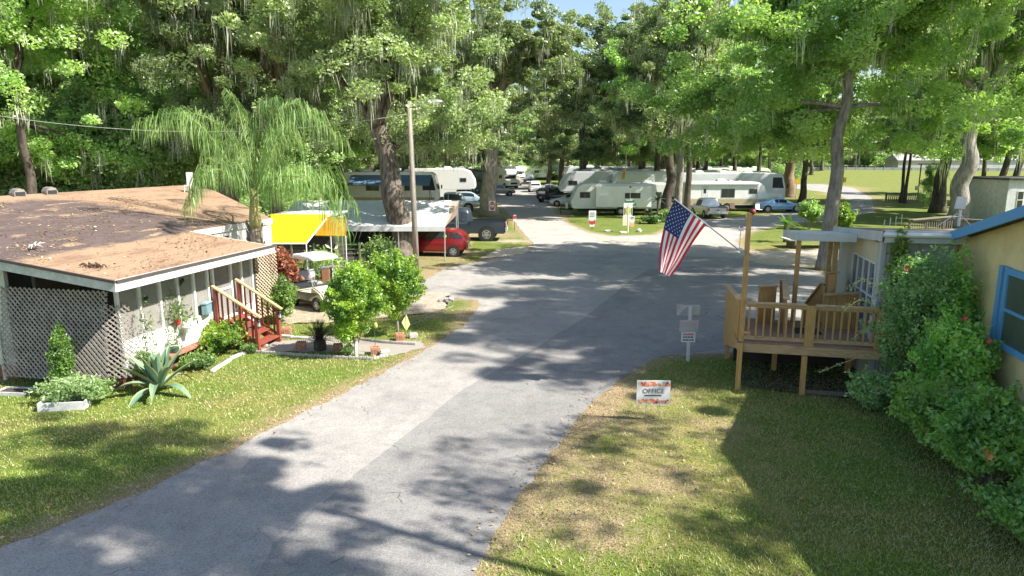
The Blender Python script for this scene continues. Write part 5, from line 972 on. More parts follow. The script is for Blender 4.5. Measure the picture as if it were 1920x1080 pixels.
mb = MB(); mb.b2((-15*k, -.02, 38*k), (11*k, -.009, 57*k)); nb = mb.build('notice_board', SW, t); mb = MB(); mb.b2((-12.5*k, -.022, 51*k), (8.5*k, -.021, 55*k)); mb.build('heading', mat('faded red', (.6,.25,.3), .6, var=0), nb); o = bars(nb, 20*k, 46.5*k, 2, -.021, BLK, 2.6*k, 2.1, 5); o.location.x = -2*k
def board(name, label, u, v, boards, hpost, post=True, pm=BLACK, rz=0, pr=.02):
    t = thing(name, label, 'sign', PX(u, v), rz); k = dep(t.location.y)/F
    if post: mb = MB(); mb.cyl((0, .03, 0), (0, .03, hpost*k), pr, n=8); mb.build('post', pm, t)
    for (x0, x1, z0, z1, m, nb_, bm_) in boards:
        mb = MB(); mb.b2((x0*k, 0, z0*k), (x1*k, .012, z1*k)); o = mb.build('panel', m, t)
        if nb_: q = bars(o, (x1-x0)*k*.7, z1*k - (z1-z0)*k*.3, nb_, -.002, bm_, (z1-z0)*k*.3/nb_, 1.7, int(u)); q.location.x = (x0+x1)/2*k
    return t, k
board('lawn_sign', 'white notice with a red sign below on the grass island', 1110, 432, ((-6.5, 7, 18, 37, SW, 3, SGN), (-5.5, 5.5, 12, 19.5, RED, 1, SW), (-4.5, 4.5, 7, 12, SW, 1, RED)), 36)
t, k = board('map_board', 'site map board with cream notices below on a white post on the grass island', 1177, 436, ((-9, 7.5, 31, 55, SW, 0, None), (-10, 3, 13, 31, mat('cream notice', (.78,.68,.52), .6, var=.04), 0, None), (3.4, 12, 20, 31, SW, 2, BLK), (3.4, 12, 11, 19.6, mat('orange notice', (.72,.42,.2), .6, var=.05), 1, SW)), 54, pm=WHITE, pr=.05)
mb = MB(); mb.ball((-.5*k, -.01, 41*k), (5*k, .004, 8*k), 12, 8); mb.build('map_print', mat('yellow map', (.6,.55,.1), .6, var=.2, vs=8), t); mb = MB(); mb.b2((-8*k,-.003,33*k),(-5.8*k,-.001,46*k)); mb.build('map_border', SGN, t); mb = MB(); mb.b2((4.8*k,-.003,33*k),(6.8*k,-.001,46*k)); mb.build('map_border', SGN, t)
t, k = board('street_sign', 'two green street name blades on a tall pole on the grass island', 1180, 424, ((-10, 7.5, 44, 49, SGN, 1, SW), (-11.5, 12, 38, 43, SGN, 1, SW)), 73, pm=STEEL)
mb = MB(); mb.ball((0, .03, 73*k), .09, 8, 6); mb.build('finial', BLACK, t)
t = thing('pennant_pole', 'tall thin pole with a drooping yellow pennant above the trailers', 'flagpole', (XU(1171, 72), 72, 0)); k = dep(72)/F; mb = MB(); mb.cyl((0,0,0), (0,0,5.4 + .5), .03, n=6); mb.build('pole', ALU, t); mb = MB(); zt = PY(1171, 312, 72).z
mb.add([(0,-.02,zt), (-.25,-.05,zt-.35), (-.35,.03,zt-.95), (-.42,-.03,zt-1.35), (-.05,.02,zt-1.2), (0,0,zt-.5)], [(0,1,2,5),(5,2,3,4)]); mb.build('pennant', mat('yellow nylon', (.75,.5,.04), .6), t)
board('lawn_sign', 'small red over white sign on a thin stake by the dark pickup', 965, 432, ((-3.2, 3.5, 23, 29, RED, 1, SW), (-2.6, 2.9, 17, 23, SW, 1, BLK)), 28)
board('house_number_sign', 'small white sign on a thin stake left of the small palm', 1387, 466, ((-4, 5, 33, 42, SW, 1, BLK),), 42, pm=STEEL)
board('lot_marker', 'small white marker sign in front of the ribbed trailer', 1402, 412, ((-3.5, 3.5, 4, 13, SW, 1, BLK),), 13, pm=WHITE)
t, k = board('reflector_post', 'thin white pole with a small yellow tag in front of the red hatchback', 835, 486, (), 57, pm=ALU); mb = MB(); mb.ball((0, .0, 43*k), (3*k, .01, 3.6*k), 8, 6); mb.build('tag', mat('yellow tag', (.6,.6,.1), .5), t)
t = thing('no_entry_sign', 'DO NOT ENTER plate with a red disc fixed on the pale oak trunk', 'sign', (XU(923, 62.6), 62.6, PY(923, 386, 62.6).z)); k = dep(62.6)/F
mb = MB(); mb.b2((-6*k, 0, -9*k), (6*k, .02, 9*k)); mb.build('panel', SW, t); mb = MB(); mb.cyl((0, -.012, 0), (0, -.002, 0), 1, n=28); o = mb.build('disc', RED, t); o.scale = (5.2*k, 1, 8*k); mb = MB(); mb.b2((-4.2*k, -.02, -1.2*k), (4.2*k, -.014, 1.2*k)); mb.build('bar', SW, t)
text_mesh('lettering', 'DO NOT', 3.2*k, SW, t, (0, -.016, 3.4*k), (R(90), 0, 0), .7); text_mesh('lettering', 'ENTER', 3.2*k, SW, t, (0, -.016, -3.4*k), (R(90), 0, 0), .8)
for i, (u, v) in enumerate(((1020, 434), (1198, 433))):
    t = thing('painted_stone', ('low pale stone', 'whitish lumpy stone')[i] + (' left of the map board', ' right of the map board')[i] + ' on the grass island edge', 'stone', PX((1141, 1198)[i], 435)); mb = MB(); mb.ball((0,0,.08), (.3 if i == 0 else .22, .16, .1 + .08*i), 9, 6, .2, random.Random(i)); mb.build('stone', mat('limewashed stone', (.7,.66,.6), .9, var=.15), t)
t = thing('painted_stone', 'flat pale stone at the foot of the map board', 'stone', PX(1168, 437)); mb = MB(); mb.ball((0,0,.05), (.3,.14,.08), 9, 6, .2, random.Random(5)); mb.build('stone', mat('limewashed stone', (.7,.66,.6), .9), t)
# ================================================================= OFFICE BUILDINGS AND DECK (frame: origin at the deck's front-left corner)
OX, OY, ORZ = 5.35, 15.5, R(-13); MO = Matrix.Translation((OX, OY, 0)) @ Matrix.Rotation(ORZ, 4, 'Z')
def ow(a, b, z=0): return MO @ Vector((a, b, z))
def othing(name, label, cat, a=0, b=0, z=0): return thing(name, label, cat, ow(a, b, z), ORZ)
DK = othing('wooden_deck', 'raised golden wood deck with baluster rails and side stair walls', 'deck'); DZ = 1.16; DW, DD = 3.0, 2.5
mb = MB(); n = 18
for i in range(n): mb.b2((-.06, i*DD/n + .003, DZ - .035), (DW, (i+1)*DD/n - .004, DZ))
mb.build('deck_boards', mat('deck boards brown', (.36, .24, .16), .8, var=.2, vs=4, col2=(.25, .16, .1), stretch=(.6, 8, 8)), DK)
mb = MB(); mb.b2((-.04, -.045, DZ - .24), (DW, -.005, DZ - .037)); mb.b2((-.045, 0, DZ - .24), (-.005, DD, DZ - .037)); mb.b2((-.04, DD, DZ - .24), (DW, DD + .04, DZ - .037)); 
for k in range(5): mb.b2((.4 + k*.6, 0, DZ - .2), (.44 + k*.6, DD, DZ - .037))
mb.build('joists', WOODX, DK)
for a, b, z0, z1 in ((.0, -.1, -.05, DZ - .03), (1.5, .3, -.05, DZ - .24), (1.05, 1.7, -.05, DZ - .24), (2.85, 1.9, -.05, DZ - .24), (-.05, DD, 0, DZ), (1.42, -.1, -.05, DZ - .245)):
    if (a, b) == (1.5, .3): continue
    mb = MB(); mb.box((a, b, (z0 + z1)/2), (.11, .11, z1 - z0)); mb.build('support_post', WOOD, DK)
mb = MB(); mb.box((.03, .06, DZ + 1.49), (.105, .105, 3.0)); mb.build('tall_post', WOOD, DK)
mb = MB(); mb.box((1.55, 2.45, DZ + 1.06), (.105, .105, 2.12)); mb.build('tall_post', WOOD, DK)
for a, w_ in ((1.5, .2), (2.94, .12)): mb = MB(); mb.box((a, .02, DZ + .47 - .03), (w_, .11, .94)); mb.build('rail_post', WOOD, DK)
def rail(a0, b0, a1, b1, nb):
    mb = MB(); mb.beam((a0, b0, DZ + .93), (a1, b1, DZ + .93), .14, .035); mb.build('handrail', WOODX, DK)
    for z in (.865, .1): mb = MB(); mb.beam((a0, b0, DZ + z), (a1, b1, DZ + z), .035, .08); mb.build('cross_rail', WOODX, DK)
    for k in range(nb): t_ = (k + .5)/nb; a, b = a0 + (a1-a0)*t_, b0 + (b1-b0)*t_; mb = MB(); mb.box((a, b, DZ + .48), (.035, .035, .76)); mb.build('baluster', WOOD, DK)
mb = MB(); mb.b2((.1, DD - .15, 0), (DW, DD - .12, DZ - .25)); mb.build('shade_backing', mat('deck backing shade tone', (.05,.04,.03), .9), DK)  # near-black backing added to deepen the shade under the deck
rail(.09, .02, 1.4, .02, 8); rail(1.6, .02, 2.88, .02, 8)
def planks(name, P0, P1, z00, z01, z10, z11, m=WOOD, cap=True, thick=.04):  # vertical board wall between plan points, bottom/top heights at both ends
    P0, P1 = Vector((*P0, 0)), Vector((*P1, 0)); n = max(2, int((P1-P0).length/.14)); mb = MB(); d = (P1-P0).normalized()
    for i in range(n):
        a, b = P0.lerp(P1, i/n) + d*.003, P0.lerp(P1, (i+1)/n) - d*.003; ta, tb = i/n, (i+1)/n; nn = Vector((-d.y, d.x, 0))*thick/2
        v = []
        for p, t_ in ((a, ta), (b, tb)):
            for s in (-1, 1): v += [p + nn*s + Vector((0, 0, lerp(z00, z10, t_))), p + nn*s + Vector((0, 0, lerp(z01, z11, t_)))]
        mb.add(v, [(0,1,3,2),(4,6,7,5),(0,4,5,1),(2,3,7,6),(1,5,7,3),(0,2,6,4)])
    o = mb.build(name, m, DK)
    if cap: mb = MB(); mb.beam((P0.x, P0.y, z01 + .02), (P1.x, P1.y, z11 + .02), .15, .04); mb.build('rail_cap', WOODX, o)
planks('side_board_wall', (-.02, .25), (-.1, DD + .6), DZ - .25, DZ + .9, .25, DZ + .75)
planks('stair_wall', (1.25, 2.55), (1.55, 4.3), .7, DZ + 1.05, 0, 1.15)
planks('stair_wall', (1.1, .9), (1.3, 2.5), DZ, DZ + .86, DZ, DZ + 1.02)
planks('curved_board_wall', (.6, 2.0), (1.05, 2.2), DZ, DZ + .95, DZ, DZ + .95)
planks('stair_wall', (2.25, 2.6), (2.1, 4.2), .7, DZ + 1.0, 0, 1.1)
planks('bench_wall', (2.1, 1.7), (2.95, 1.9), DZ, DZ + .85, DZ, DZ + .9)
planks('stair_wall', (2.55, 2.6), (2.6, 3.6), .7, DZ + 1.3, .4, DZ + 1.1)
for i in range(6): z = DZ - .17*(i+1); mb = MB(); mb.b2((1.35, DD + .04 + i*.3, z - .04), (2.15, DD + .36 + i*.3, z)); mb.build('stair_tread', WOODX, DK)
mb = MB(); mb.b2((1.4, 1.05, DZ + .005), (2.0, 1.6, DZ + .025)); mb.build('door_mat', mat('dark door mat', (.03,.04,.045), .9), DK)
# pergola roof
PGM = mat('pale grey painted trim', (.62, .64, .62), .6, var=.08, vs=3)
# grey office block
OB = othing('office_building', 'low grey sided office block with tan gable infill and white eaves', 'office'); GS = mat('grey green board siding', (.5, .52, .47), .7, var=.06, vs=2, stretch=(6, 6, .3)); YW = mat('ochre yellow render', (.85, .68, .34), .85, vs=1.6, col2=(.7, .52, .25), bump=.1)
TAN = mat('tan infill panel', (.66, .58, .38), .8, var=.05)
mb = MB(); mb.b2((3.05, .75, .1), (4.55, .85, 3.5)); mb.b2((3.05, .85, .1), (3.15, 1.1, 3.5)); mb.b2((3.05, 1.1, .1), (3.15, 3.5, 1.3)); mb.b2((3.05, 3.2, 1.3), (3.15, 4.8, 3.3)); mb.b2((3.05, 4.7, .1), (9, 4.8, 3.3)); mb.build('wall', GS, OB)
mb = MB()
for k in range(5): mb.b2((3.2 + k*.3, .735, .1), (3.225 + k*.3, .748, 3.5))
mb.build('siding_batten', mat('siding groove', (.38, .4, .36), .8, var=0), OB)
mb = MB(); mb.b2((3.03, .73, .1), (3.13, .749, 3.5)); mb.b2((3.03, .74, .1), (3.049, .9, 3.5)); mb.build('corner_trim', PGM, OB)
mb = MB(); mb.b2((3.06, 1.1, 2.95), (3.14, 3.2, 3.44)); mb.build('infill_panel', TAN, OB)
w_ = MB(); 
for b in (1.1, 1.62, 2.15, 2.67, 3.16): w_.b2((3.035, b, 1.3), (3.075, b + .04, 2.95))
for z in (1.3, 2.1, 2.91): w_.b2((3.037, 1.1, z), (3.073, 3.2, z + .04))
wf = w_.build('window_frame', WHITE, OB); mb = MB(); mb.b2((3.08, 1.1, 1.32), (3.09, 3.2, 2.93)); mb.build('pane', mat('reflective glass', (.12, .14, .15), .05, var=0, spec=1), wf)
mb = MB(); mb.add([(2.95,.5,3.78),(9.5,.5,3.78),(9.5,5.0,3.42),(2.95,5.0,3.42),(2.95,.5,3.7),(9.5,.5,3.7),(9.5,5.0,3.34),(2.95,5.0,3.34)], [(0,1,2,3),(7,6,5,4),(0,4,5,1),(1,5,6,2),(2,6,7,3),(3,7,4,0)]); mb.build('roof', mat('straw strewn flat roof', (.34, .24, .17), .95, vs=6, col2=(.18, .14, .12), bump=.4), OB)
mb = MB(); mb.b2((3.0, .44, 3.52), (4.68, .5, 3.8)); mb.beam((2.92, .44, 3.66), (2.92, 5.0, 3.32), .05, .22); mb.build('fascia', PGM, OB); mb = MB(); mb.tube([(2.95, .38, 3.7), (4.6, .38, 3.7)], .055, 8); mb.build('gutter', WHITE, OB)
mb = MB(); mb.b2((1.5, 2.3, 3.3), (2.88, 2.37, 3.5)); mb.add([(1.5,2.371,3.49),(2.88,2.371,3.49),(2.88,4.4,3.36),(1.5,4.4,3.36),(1.5,2.371,3.43),(2.88,2.371,3.43),(2.88,4.4,3.3),(1.5,4.4,3.3)], [(0,1,2,3),(7,6,5,4),(0,4,5,1),(1,5,6,2),(2,6,7,3),(3,7,4,0)]); mb.beam((1.47, 2.3, 3.4), (1.47, 4.4, 3.27), .05, .2); mb.build('canopy', PGM, OB)
for b in (3.6, 4.3): mb = MB(); mb.box((2.7, b, 2.0), (.12, .12, 2.6)); mb.build('post', CAPWOOD, OB)
mb = MB(); mb.b2((3.0, .68, DZ + .0), (3.04, 1.0, DZ + .95)); mb.build('white_panel', WHITE, OB)
# yellow building with gable end towards the road
YB = othing('yellow_building', 'ochre yellow gabled building with bright blue trim at the right edge', 'building'); BL = mat('bright blue trim', (.1, .34, .66), .6, vs=9, col2=(.16, .36, .58)); zr = lambda b: 3.72 + .254*(.75 - b) if b > -4.1 else 3.72 + .254*4.85 - .254*(-4.1 - b)
bs = [.85, -3.3, -7.5]; mb = MB(); mb.prism([(.85, 0), (.85, zr(.85) - .15), (-4.1, zr(-4.1) - .15), (-8.8, zr(-8.8) - .15), (-8.8, 0)], 4.62, 4.75)
o = mb.build('wall', YW, YB); sw = Matrix(((0,1,0,0),(1,0,0,0),(0,0,1,0),(0,0,0,1))); o.data.transform(sw); o.data.flip_normals()
mb = MB(); mb.b2((4.75, -8.8, 0), (13, -8.7, 3.5)); mb.b2((4.75, .75, 0), (13, .85, 3.5)); mb.build('side_wall', YW, YB)
mb = MB(); mb.prism([(1.0, zr(1.0)), (-4.1, zr(-4.1)), (-9.0, zr(-9.0)), (-9.0, zr(-9.0) - .1), (-4.1, zr(-4.1) - .1), (1.0, zr(1.0) - .1)], 4.34, 13); o = mb.build('roof', mat('brown shingle', (.2, .15, .12), .95, vs=8, col2=(.12, .09, .08), bump=.5), YB); o.data.transform(sw); o.data.flip_normals()
mb = MB()
for b0, b1 in ((1.02, -4.1), (-4.1, -9.02)): mb.beam((4.31, b0, zr(b0) - .1), (4.31, b1, zr(b1) - .1), .045, .2)
mb.build('fascia', BL, YB)
w_ = MB()
for b in (-1.72, -2.9): w_.b2((4.55, b - .07, 1.8), (4.615, b + .07, 3.35))
for z in (1.8, 3.22): w_.b2((4.552, -2.95, z), (4.613, -1.67, z + .12))
w_.b2((4.556, -2.9, 2.52), (4.61, -1.72, 2.58))
wf = w_.build('window_frame', BL, YB); mb = MB(); mb.b2((4.58, -2.89, 1.85), (4.6, -1.73, 3.3)); mb.build('pane', mat('dusty green glass', (.1, .13, .1), .3, var=.1), wf)
mb = MB(); mb.b2((4.53, -1.6, 1.9), (4.6, -1.45, 3.35)); mb.build('shutter', BL, YB)
# dish antenna on the roof
DA = thing('panel_antenna', 'white flat rectangular antenna on a braced white mast above the straw roof', 'antenna', PY(1797, 424, 15.9), ORZ); DA.scale = (.62,)*3
mb = MB(); mb.tube([(0,0,0), (0,0,.75)], .05, 10); mb.build('mast', WHITE, DA); mb = MB(); mb.box((-.05, -.1, .62 + .25), (.36, .05, .46), rx=.1, ry=.06); mb.build('panel', SW, DA, bevel=.02); mb = MB(); mb.tube([(-.85, -.4, .02), (0, 0, .55)], .018, 6); mb.tube([(.5, .3, .02), (0, 0, .45)], .018, 6); mb.build('brace', ALU, DA)
mb = MB(); mb.box((-.02,-.06,.7), (.12,.08,.14)); mb.build('bracket', STEEL, DA)
t = thing('vent_pipe', 'small cluster of white vent stubs on the straw roof', 'vent', ow(3.55, 1.6, 3.78)); mb = MB()
for i in range(4): mb.cyl((i*.22 - .3, i*.15, 0), (i*.22 - .3, i*.15, .16 + .03*i), .012, n=6)
mb.build('pipes', GREYW, t)
# flag and its pole
y0 = 15.45; pa, pb = PY(1391, 473, y0), PY(1262, 371, y0 - .25)
FP = thing('flagpole', 'slanting silver flagpole held by the tall deck post', 'flagpole', pa); mb = MB(); mb.cyl((0,0,0), tuple(pb - pa), .016, n=8); mb.build('pole', ALU, FP); mb = MB(); mb.ball(tuple(pb - pa), .035, 8, 6); mb.build('finial', BLACK, FP); mb = MB(); mb.box((.02,.02,-.02), (.08,.08,.12)); mb.build('bracket', STEEL, FP)
FL = thing('flag', 'american stars and stripes flag hanging from the slanting pole', 'flag', pb)
nh, nf = 26, 40
Lc = [PY(u, v, y0 - .24) for u, v in ((1265,374),(1252,405),(1243,440),(1237,475),(1235,508))]; Rc = [PY(u, v, y0 - .12) for u, v in ((1323,421),(1306,446),(1290,472),(1275,497),(1257,519))]
Lc, Rc = cr(Lc, 10), cr(Rc, 10)
def fp(i, j, off=0):
    h_, f_ = i/nh, j/nf; p = Lc[j].lerp(Rc[j], h_); a = h_*9 + f_*2.2; dd = .055*f_**.6*math.sin(a*1.5) + .03*math.sin(h_*5 + 4*f_); p = p + Vector((0, dd - off, 0)); return p - pb
V = [fp(i, j) for j in range(nf+1) for i in range(nh+1)]; FR, FW, FB = mat('flag red', (.5,.015,.04), .7, var=0), mat('flag white', (.78,.78,.8), .7, var=0), mat('flag blue', (.015,.03,.15), .7, var=0); mb = MB(); mb.v = V
for j in range(nf):
    for i in range(nh):
        st = i//2; c = (0 if st % 2 == 0 else 1); c = 2 if (st < 7 and j < nf*.42) else c; mb.f.append((j*(nh+1)+i, j*(nh+1)+i+1, (j+1)*(nh+1)+i+1, (j+1)*(nh+1)+i)); mb.m.append(c)
cl = mb.build('cloth', [FR, FW, FB], FL, smooth=True)
mb = MB()
def fpc(h_, f_, off):
    j = min(int(f_*nf), nf-1); q = f_*nf - j; i = h_*nh; return fp(i, j, off).lerp(fp(i, j+1, off), q)
for off in (.006, -.006):
    for r_ in range(9):
        for c_ in range(6 if r_ % 2 == 0 else 5):
            hh = (r_ + 1)/10*(7/13); ff = (c_*2 + (1 if r_ % 2 == 0 else 2))/12*.42
            pts = [fpc(hh + (.016 if k % 2 else .007)*math.sin(k*.628)*1.15, ff + (.0105 if k % 2 else .0045)*math.cos(k*.628)*1.1, off) for k in range(10)]; mb.quad(*pts)
mb.build('stars', FW, cl)
# garden hose end and stakes near the deck
t = thing('bottom_board', 'low weathered board on the ground under the front of the deck', 'board', ow(2.3, -.05, .04), ORZ); mb = MB(); mb.box((0,0,0), (1.6, .05, .14)); mb.build('board', OLDWOOD, t)
# ================================================================= SHRUBS BY THE OFFICE
HB = leafmat('hibiscus leaves', (.27, .5, .09), (.5, .7, .2), (.2, .4, .08), trans=.4, scale=1.3); PK = mat('coral petal', (.85, .15, .13), .6, var=.05); ORG = mat('orange petal', (.85, .35, .12), .6, var=.05)
BG = leafmat('grey green shrub leaves', (.27, .47, .16), (.5, .66, .3), (.2, .36, .12), trans=.35, scale=1.5)
def sh_(label, a, b, r, n, ls, m, seed, **k): return bush('flowering_shrub', label, ow(a, b), r, n, ls, m, seed, **k)
sh_('big loose grey-green shrub with pink blooms against the office siding', 3.65, -.25, (.95, .7, 1.6), 18000, .04, BG, 31, lumps=40, stems=18, flowers=(PK, 4, .075), z0=.15, sparse=1.45)
sh_('bright green leafy shrub below the blue window', 3.85, -1.7, (.7, .75, 1.1), 15000, .055, HB, 32, lumps=34, stems=12, flowers=(PK, 3, .07), z0=.05, sparse=1.1)
sh_('tall dark leafy shrub between the siding and the blue window', 4.2, -.6, (.42, .45, 1.6), 8000, .05, HB, 33, lumps=24, stems=8, z0=.1, sparse=1.1)
sh_('tall climbing shoot of pale green leaves rising to the white eave', 3.3, .35, (.18, .15, .8), 2600, .05, L_YEL, 34, lumps=14, stems=4, z0=2.15, flowers=(PK, 2, .07))
sh_('broad green hibiscus bush spilling onto the lawn', 3.45, -2.7, (.8, .95, .66), 13000, .05, HB, 35, lumps=26, stems=12, flowers=(PK, 3, .06), sparse=1.15)
sh_('dark green hibiscus bush with orange blooms at the right edge', 3.65, -4.1, (.75, 1.0, .78), 14000, .05, leafmat('hibiscus dark leaves', (.21, .44, .08), (.4, .62, .17), (.15, .32, .07), trans=.35, scale=1.5), 36, lumps=28, stems=12, flowers=(ORG, 11, .075), sparse=1.15)
sh_('sparse grassy shrub in the bottom right corner', 3.5, -5.9, (.6, .8, .35), 9000, .045, leafmat('hibiscus dark leaves', (.05,.15,.035), (.12,.27,.07)), 37, lumps=16, stems=12)
sh_('low twiggy shrub reaching under the deck edge', 2.75, -.75, (.5, .4, .38), 9000, .04, BG, 38, lumps=18, stems=14, sparse=1.2, flowers=(PK, 1, .06))
t = thing('arching_branch', 'long bare arching shoots reaching over the deck rail', 'branch', ow(3.4, -.4, 1.0)); mb = MB(); P = []
for k, (dx, dy, dz) in enumerate(((-1.6, -.3, 1.25), (-1.3, -.2, .6), (-1.9, -.1, -.2), (-.9, -.5, -.6), (-1.2, .2, 1.6))):
    c = cr([(0,0,0), (dx*.4, dy*.5, dz*.6 + .3), (dx*.75, dy, dz + .2), (dx, dy*1.2, dz)], 6); mb.tube(c, .008, 4); P += [tuple(p + Vector((random.Random(i + k*50).gauss(0,.04), random.Random(i*3 + k).gauss(0,.04), random.Random(i*7 + k).gauss(0,.04)))) for i, p in enumerate(c*4)]
mb.build('stem', CAPWOOD, t); leafobj('foliage', np.array(P), .03, BG, t, np.random.default_rng(4))
# ================================================================= GRASS ISLAND, SLAB, SMALL PALM, BUSHES (right middle)
bush('round_bush', 'round mid green bush left of the grey oak trunk', (XU(1517, 52), 52, 0), (.85, .85, .78), 9000, .09, L_BRIGHT, 41, lumps=26, z0=.55, stems=6)
bush('round_bush', 'round bright lime bush right of the grey oak trunk', (XU(1576, 50), 50, 0), (.8, .8, .95), 11000, .085, L_YEL, 42, lumps=28, z0=.1, stems=6)
def palm_small(label, loc, s=1, ht=1.0, seed=1, n=16, dark=False):
    t = thing('small_palm', label, 'palm', loc); rr = random.Random(seed); mb = MB(); mb.tube([(0,0,-.05),(0,0,ht*.6),(0,0,ht)], [.13*s,.11*s,.14*s], 9); mb.build('trunk', BARKD, t); mb = MB()
    for k in range(n):
        a = 2.4*k; el = R(75) - k/n*R(90); L = s*rr.uniform(.75,1.05); d = Vector((math.cos(a)*math.cos(el), math.sin(a)*math.cos(el), math.sin(el))); sd = Vector((-math.sin(a), math.cos(a), 0))
        for j in range(14):
            q = (j+1)/14; p = Vector((0,0,ht)) + d*L*q - Vector((0,0,.35*q*q*s))
            for sg in (-1, 1): mb.add([p - d*.025, p + d*.025, p + sd*sg*.3*s*(1.1-q*.8) + d*.12 - Vector((0,0,.08))], [(0,1,2)])
    mb.build('fronds', mat('palm frond dark', (.06,.09,.04), .7) if dark else leafmat('small palm leaves', (.1,.2,.04), (.2,.32,.08)), t); return t
palm_small('small palm with a brown trunk on the dry grass island', (XU(1472, 44), 44, 0), 1.1, 1.2, 3)
palm_small('dark shaggy yucca left of the two oak trunks on the grass island', (XU(1216, 57), 57, 0), .75, .9, 4, 14, True); palm_small('taller dark yucca nearest the oak trunk on the grass island', (XU(1232, 58), 58, 0), .7, 1.9, 5, 14, True)
bush('low_shrub', 'dark spiky undergrowth at the foot of the yuccas', (XU(1222, 56.5), 56.5, 0), (.9, .6, .3), 3000, .09, L_DARK, 44, lumps=14); bush('low_shrub', 'green leafy shrub at the foot of the dark oak trunks', (XU(1252, 58), 58, 0), (.75, .6, .5), 4000, .09, L_BRIGHT, 45, lumps=16)
t = thing('boat_ramp_slab', 'white flat picnic table top on the dry island left of the grey oak', 'table', (XU(1535, 41), 41.5, 0)); mb = MB(); mb.box((0,0,.5), (3.8, 1.5, .08)); mb.build('top', mat('white slab', (.72,.68,.6), .7), t)
for sx in (-1.5, 1.5): mb = MB(); mb.box((sx,0,.23), (.12,1.1,.46)); mb.build('leg', OLDWOOD, t)
t.name = 'slab_table'
t = thing('small_stool', 'small wooden crate at the right end of the white slab table', 'crate', (XU(1590, 40.3), 40.3, 0)); mb = MB()
for z in (.05, .2, .35): mb.box((0,-.14,z), (.32,.02,.08)); mb.box((0,.14,z), (.32,.02,.08))
for sx in (-.15,.15): mb.box((sx,0,.2), (.03,.24,.4))
mb.build('slats', OLDWOOD, t); t.name = 'wooden_crate'
# things in front of the ribbed trailer
def chairx(label, loc, m, rz=0):
    t = thing('camp_chair', label, 'chair', loc, rz); mb = MB(); mb.box((0,0,.42), (.5,.45,.04)); mb.build('seat', m, t); mb = MB(); mb.box((0,.23,.7), (.5,.04,.5), rx=-.15); mb.build('backrest', m, t)
    for sx in (-.22,.22):
        for sy in (-.2,.2): mb = MB(); mb.cyl((sx,sy,0), (sx,sy,.42), .015, n=5); mb.build('leg', BLACK, t)
chairx('white camp chair at the right end of the ribbed trailer', (XU(1426, 66), 66.5, 0), WHITE, .4); chairx('brown camp chair beside the silver pickup and ribbed trailer', (XU(1380, 67), 68, 0), mat('brown cloth', (.18,.12,.09), .8), .1)
t = thing('red_ball', 'red round flower tub near the white camp chair', 'tub', (XU(1414, 65), 65.5, 0)); mb = MB(); mb.ball((0,0,.28), (.32,.32,.3), 14, 9); mb.build('tub', mat('dull red', (.3,.03,.04), .6), t, smooth=True); mb = MB(); mb.cyl((0,0,.5), (0,0,.6), .2); mb.build('rim', BLACK, t); t.name = 'flower_tub'
# ================================================================= RIGHT BACKGROUND: fences, gazebo, white building, field fence
def board_fence(name, label, p, q, ht, step, bw, m, cap=False, cat='fence', rails=2):
    p, q = Vector(p), Vector(q); t = thing(name, label, cat, p); d = q - p; L = d.length; n = int(L/step); u = d.normalized(); mb = MB()
    for i in range(n): c = u*(i + .5)*step; mb.box((c.x, c.y, c.z + ht/2), (bw, .03, ht - .1), rz=math.atan2(u.y, u.x))
    mb.build('pickets', m, t); 
    for i in range(int(L/2.2) + 1): c = u*min(i*2.2, L); mb = MB(); mb.box((c.x, c.y, c.z + ht/2), (.12, .12, ht)); mb.build('post', m, t)
    mb = MB()
    for k in range(rails): z = ht*(.2 + .7*k/max(1, rails-1)); mb.beam((0,0,z), tuple(d + Vector((0,0,z))), .06, .09)
    if cap: mb.beam((0,0,ht + .02), tuple(d + Vector((0,0,ht + .02))), .45, .05)
    mb.build('rail', m, t); return t
board_fence('picket_fence', 'grey picket enclosure under the thin trees at the field edge', (XU(1660, 84), 84, 0), (XU(1726, 83), 83, 0), 1.2, .22, .12, OLDWOOD)
board_fence('footbridge_rail', 'grey capped wooden walkway rail behind the office roof', (XU(1703, 47), 47, 0), (XU(1786, 50), 50, 0), 1.15, .3, .06, OLDWOOD, True, 'railing')
board_fence('footbridge_rail', 'long capped wooden walkway rail below the white antenna', (XU(1796, 46), 46, 0), (XU(1900, 44), 44, 0), 1.3, .35, .08, OLDWOOD, True, 'railing')
board_fence('picket_fence', 'low board fence in front of the dark gazebo', (XU(1815, 60), 60, 0), (XU(1880, 58), 58, 0), 1.0, .2, .12, OLDWOOD)
gz = thing('gazebo', 'dark wooden gazebo with a low pyramid roof left of the white building', 'gazebo', (XU(1857, 62), 62, 0)); mb = MB(); mb.add([(-2,-2,1.95),(2,-2,1.95),(2,2,1.95),(-2,2,1.95),(0,0,3.1)], [(0,1,4),(1,2,4),(2,3,4),(3,0,4),(3,2,1,0)]); mb.build('roof', mat('dark shingle', (.07,.075,.06), .9), gz)
for sx in (-1.6,1.6):
    for sy in (-1.6,1.6): mb = MB(); mb.box((sx,sy,.98), (.14,.14,1.95)); mb.build('post', OLDWOOD, gz)
mb = MB(); mb.b2((-1.6,-1.63,.25),(1.6,-1.6,.9)); mb.build('rail_panel', OLDWOOD, gz)
wb = thing('white_building', 'small pale grey-white building with dark flat roof at the right edge', 'building', (XU(1880, 52), 52, 0)); mb = MB(); mb.b2((0, 0, 0), (7, 6, 3.7)); mb.build('wall', mat('pale grey siding', (.6,.61,.6), .7), wb)
mb = MB(); mb.b2((-.15,-.2,3.71), (7.2,6.2,3.85)); mb.build('roof', mat('dark flat roof', (.08,.08,.07), .9), wb)
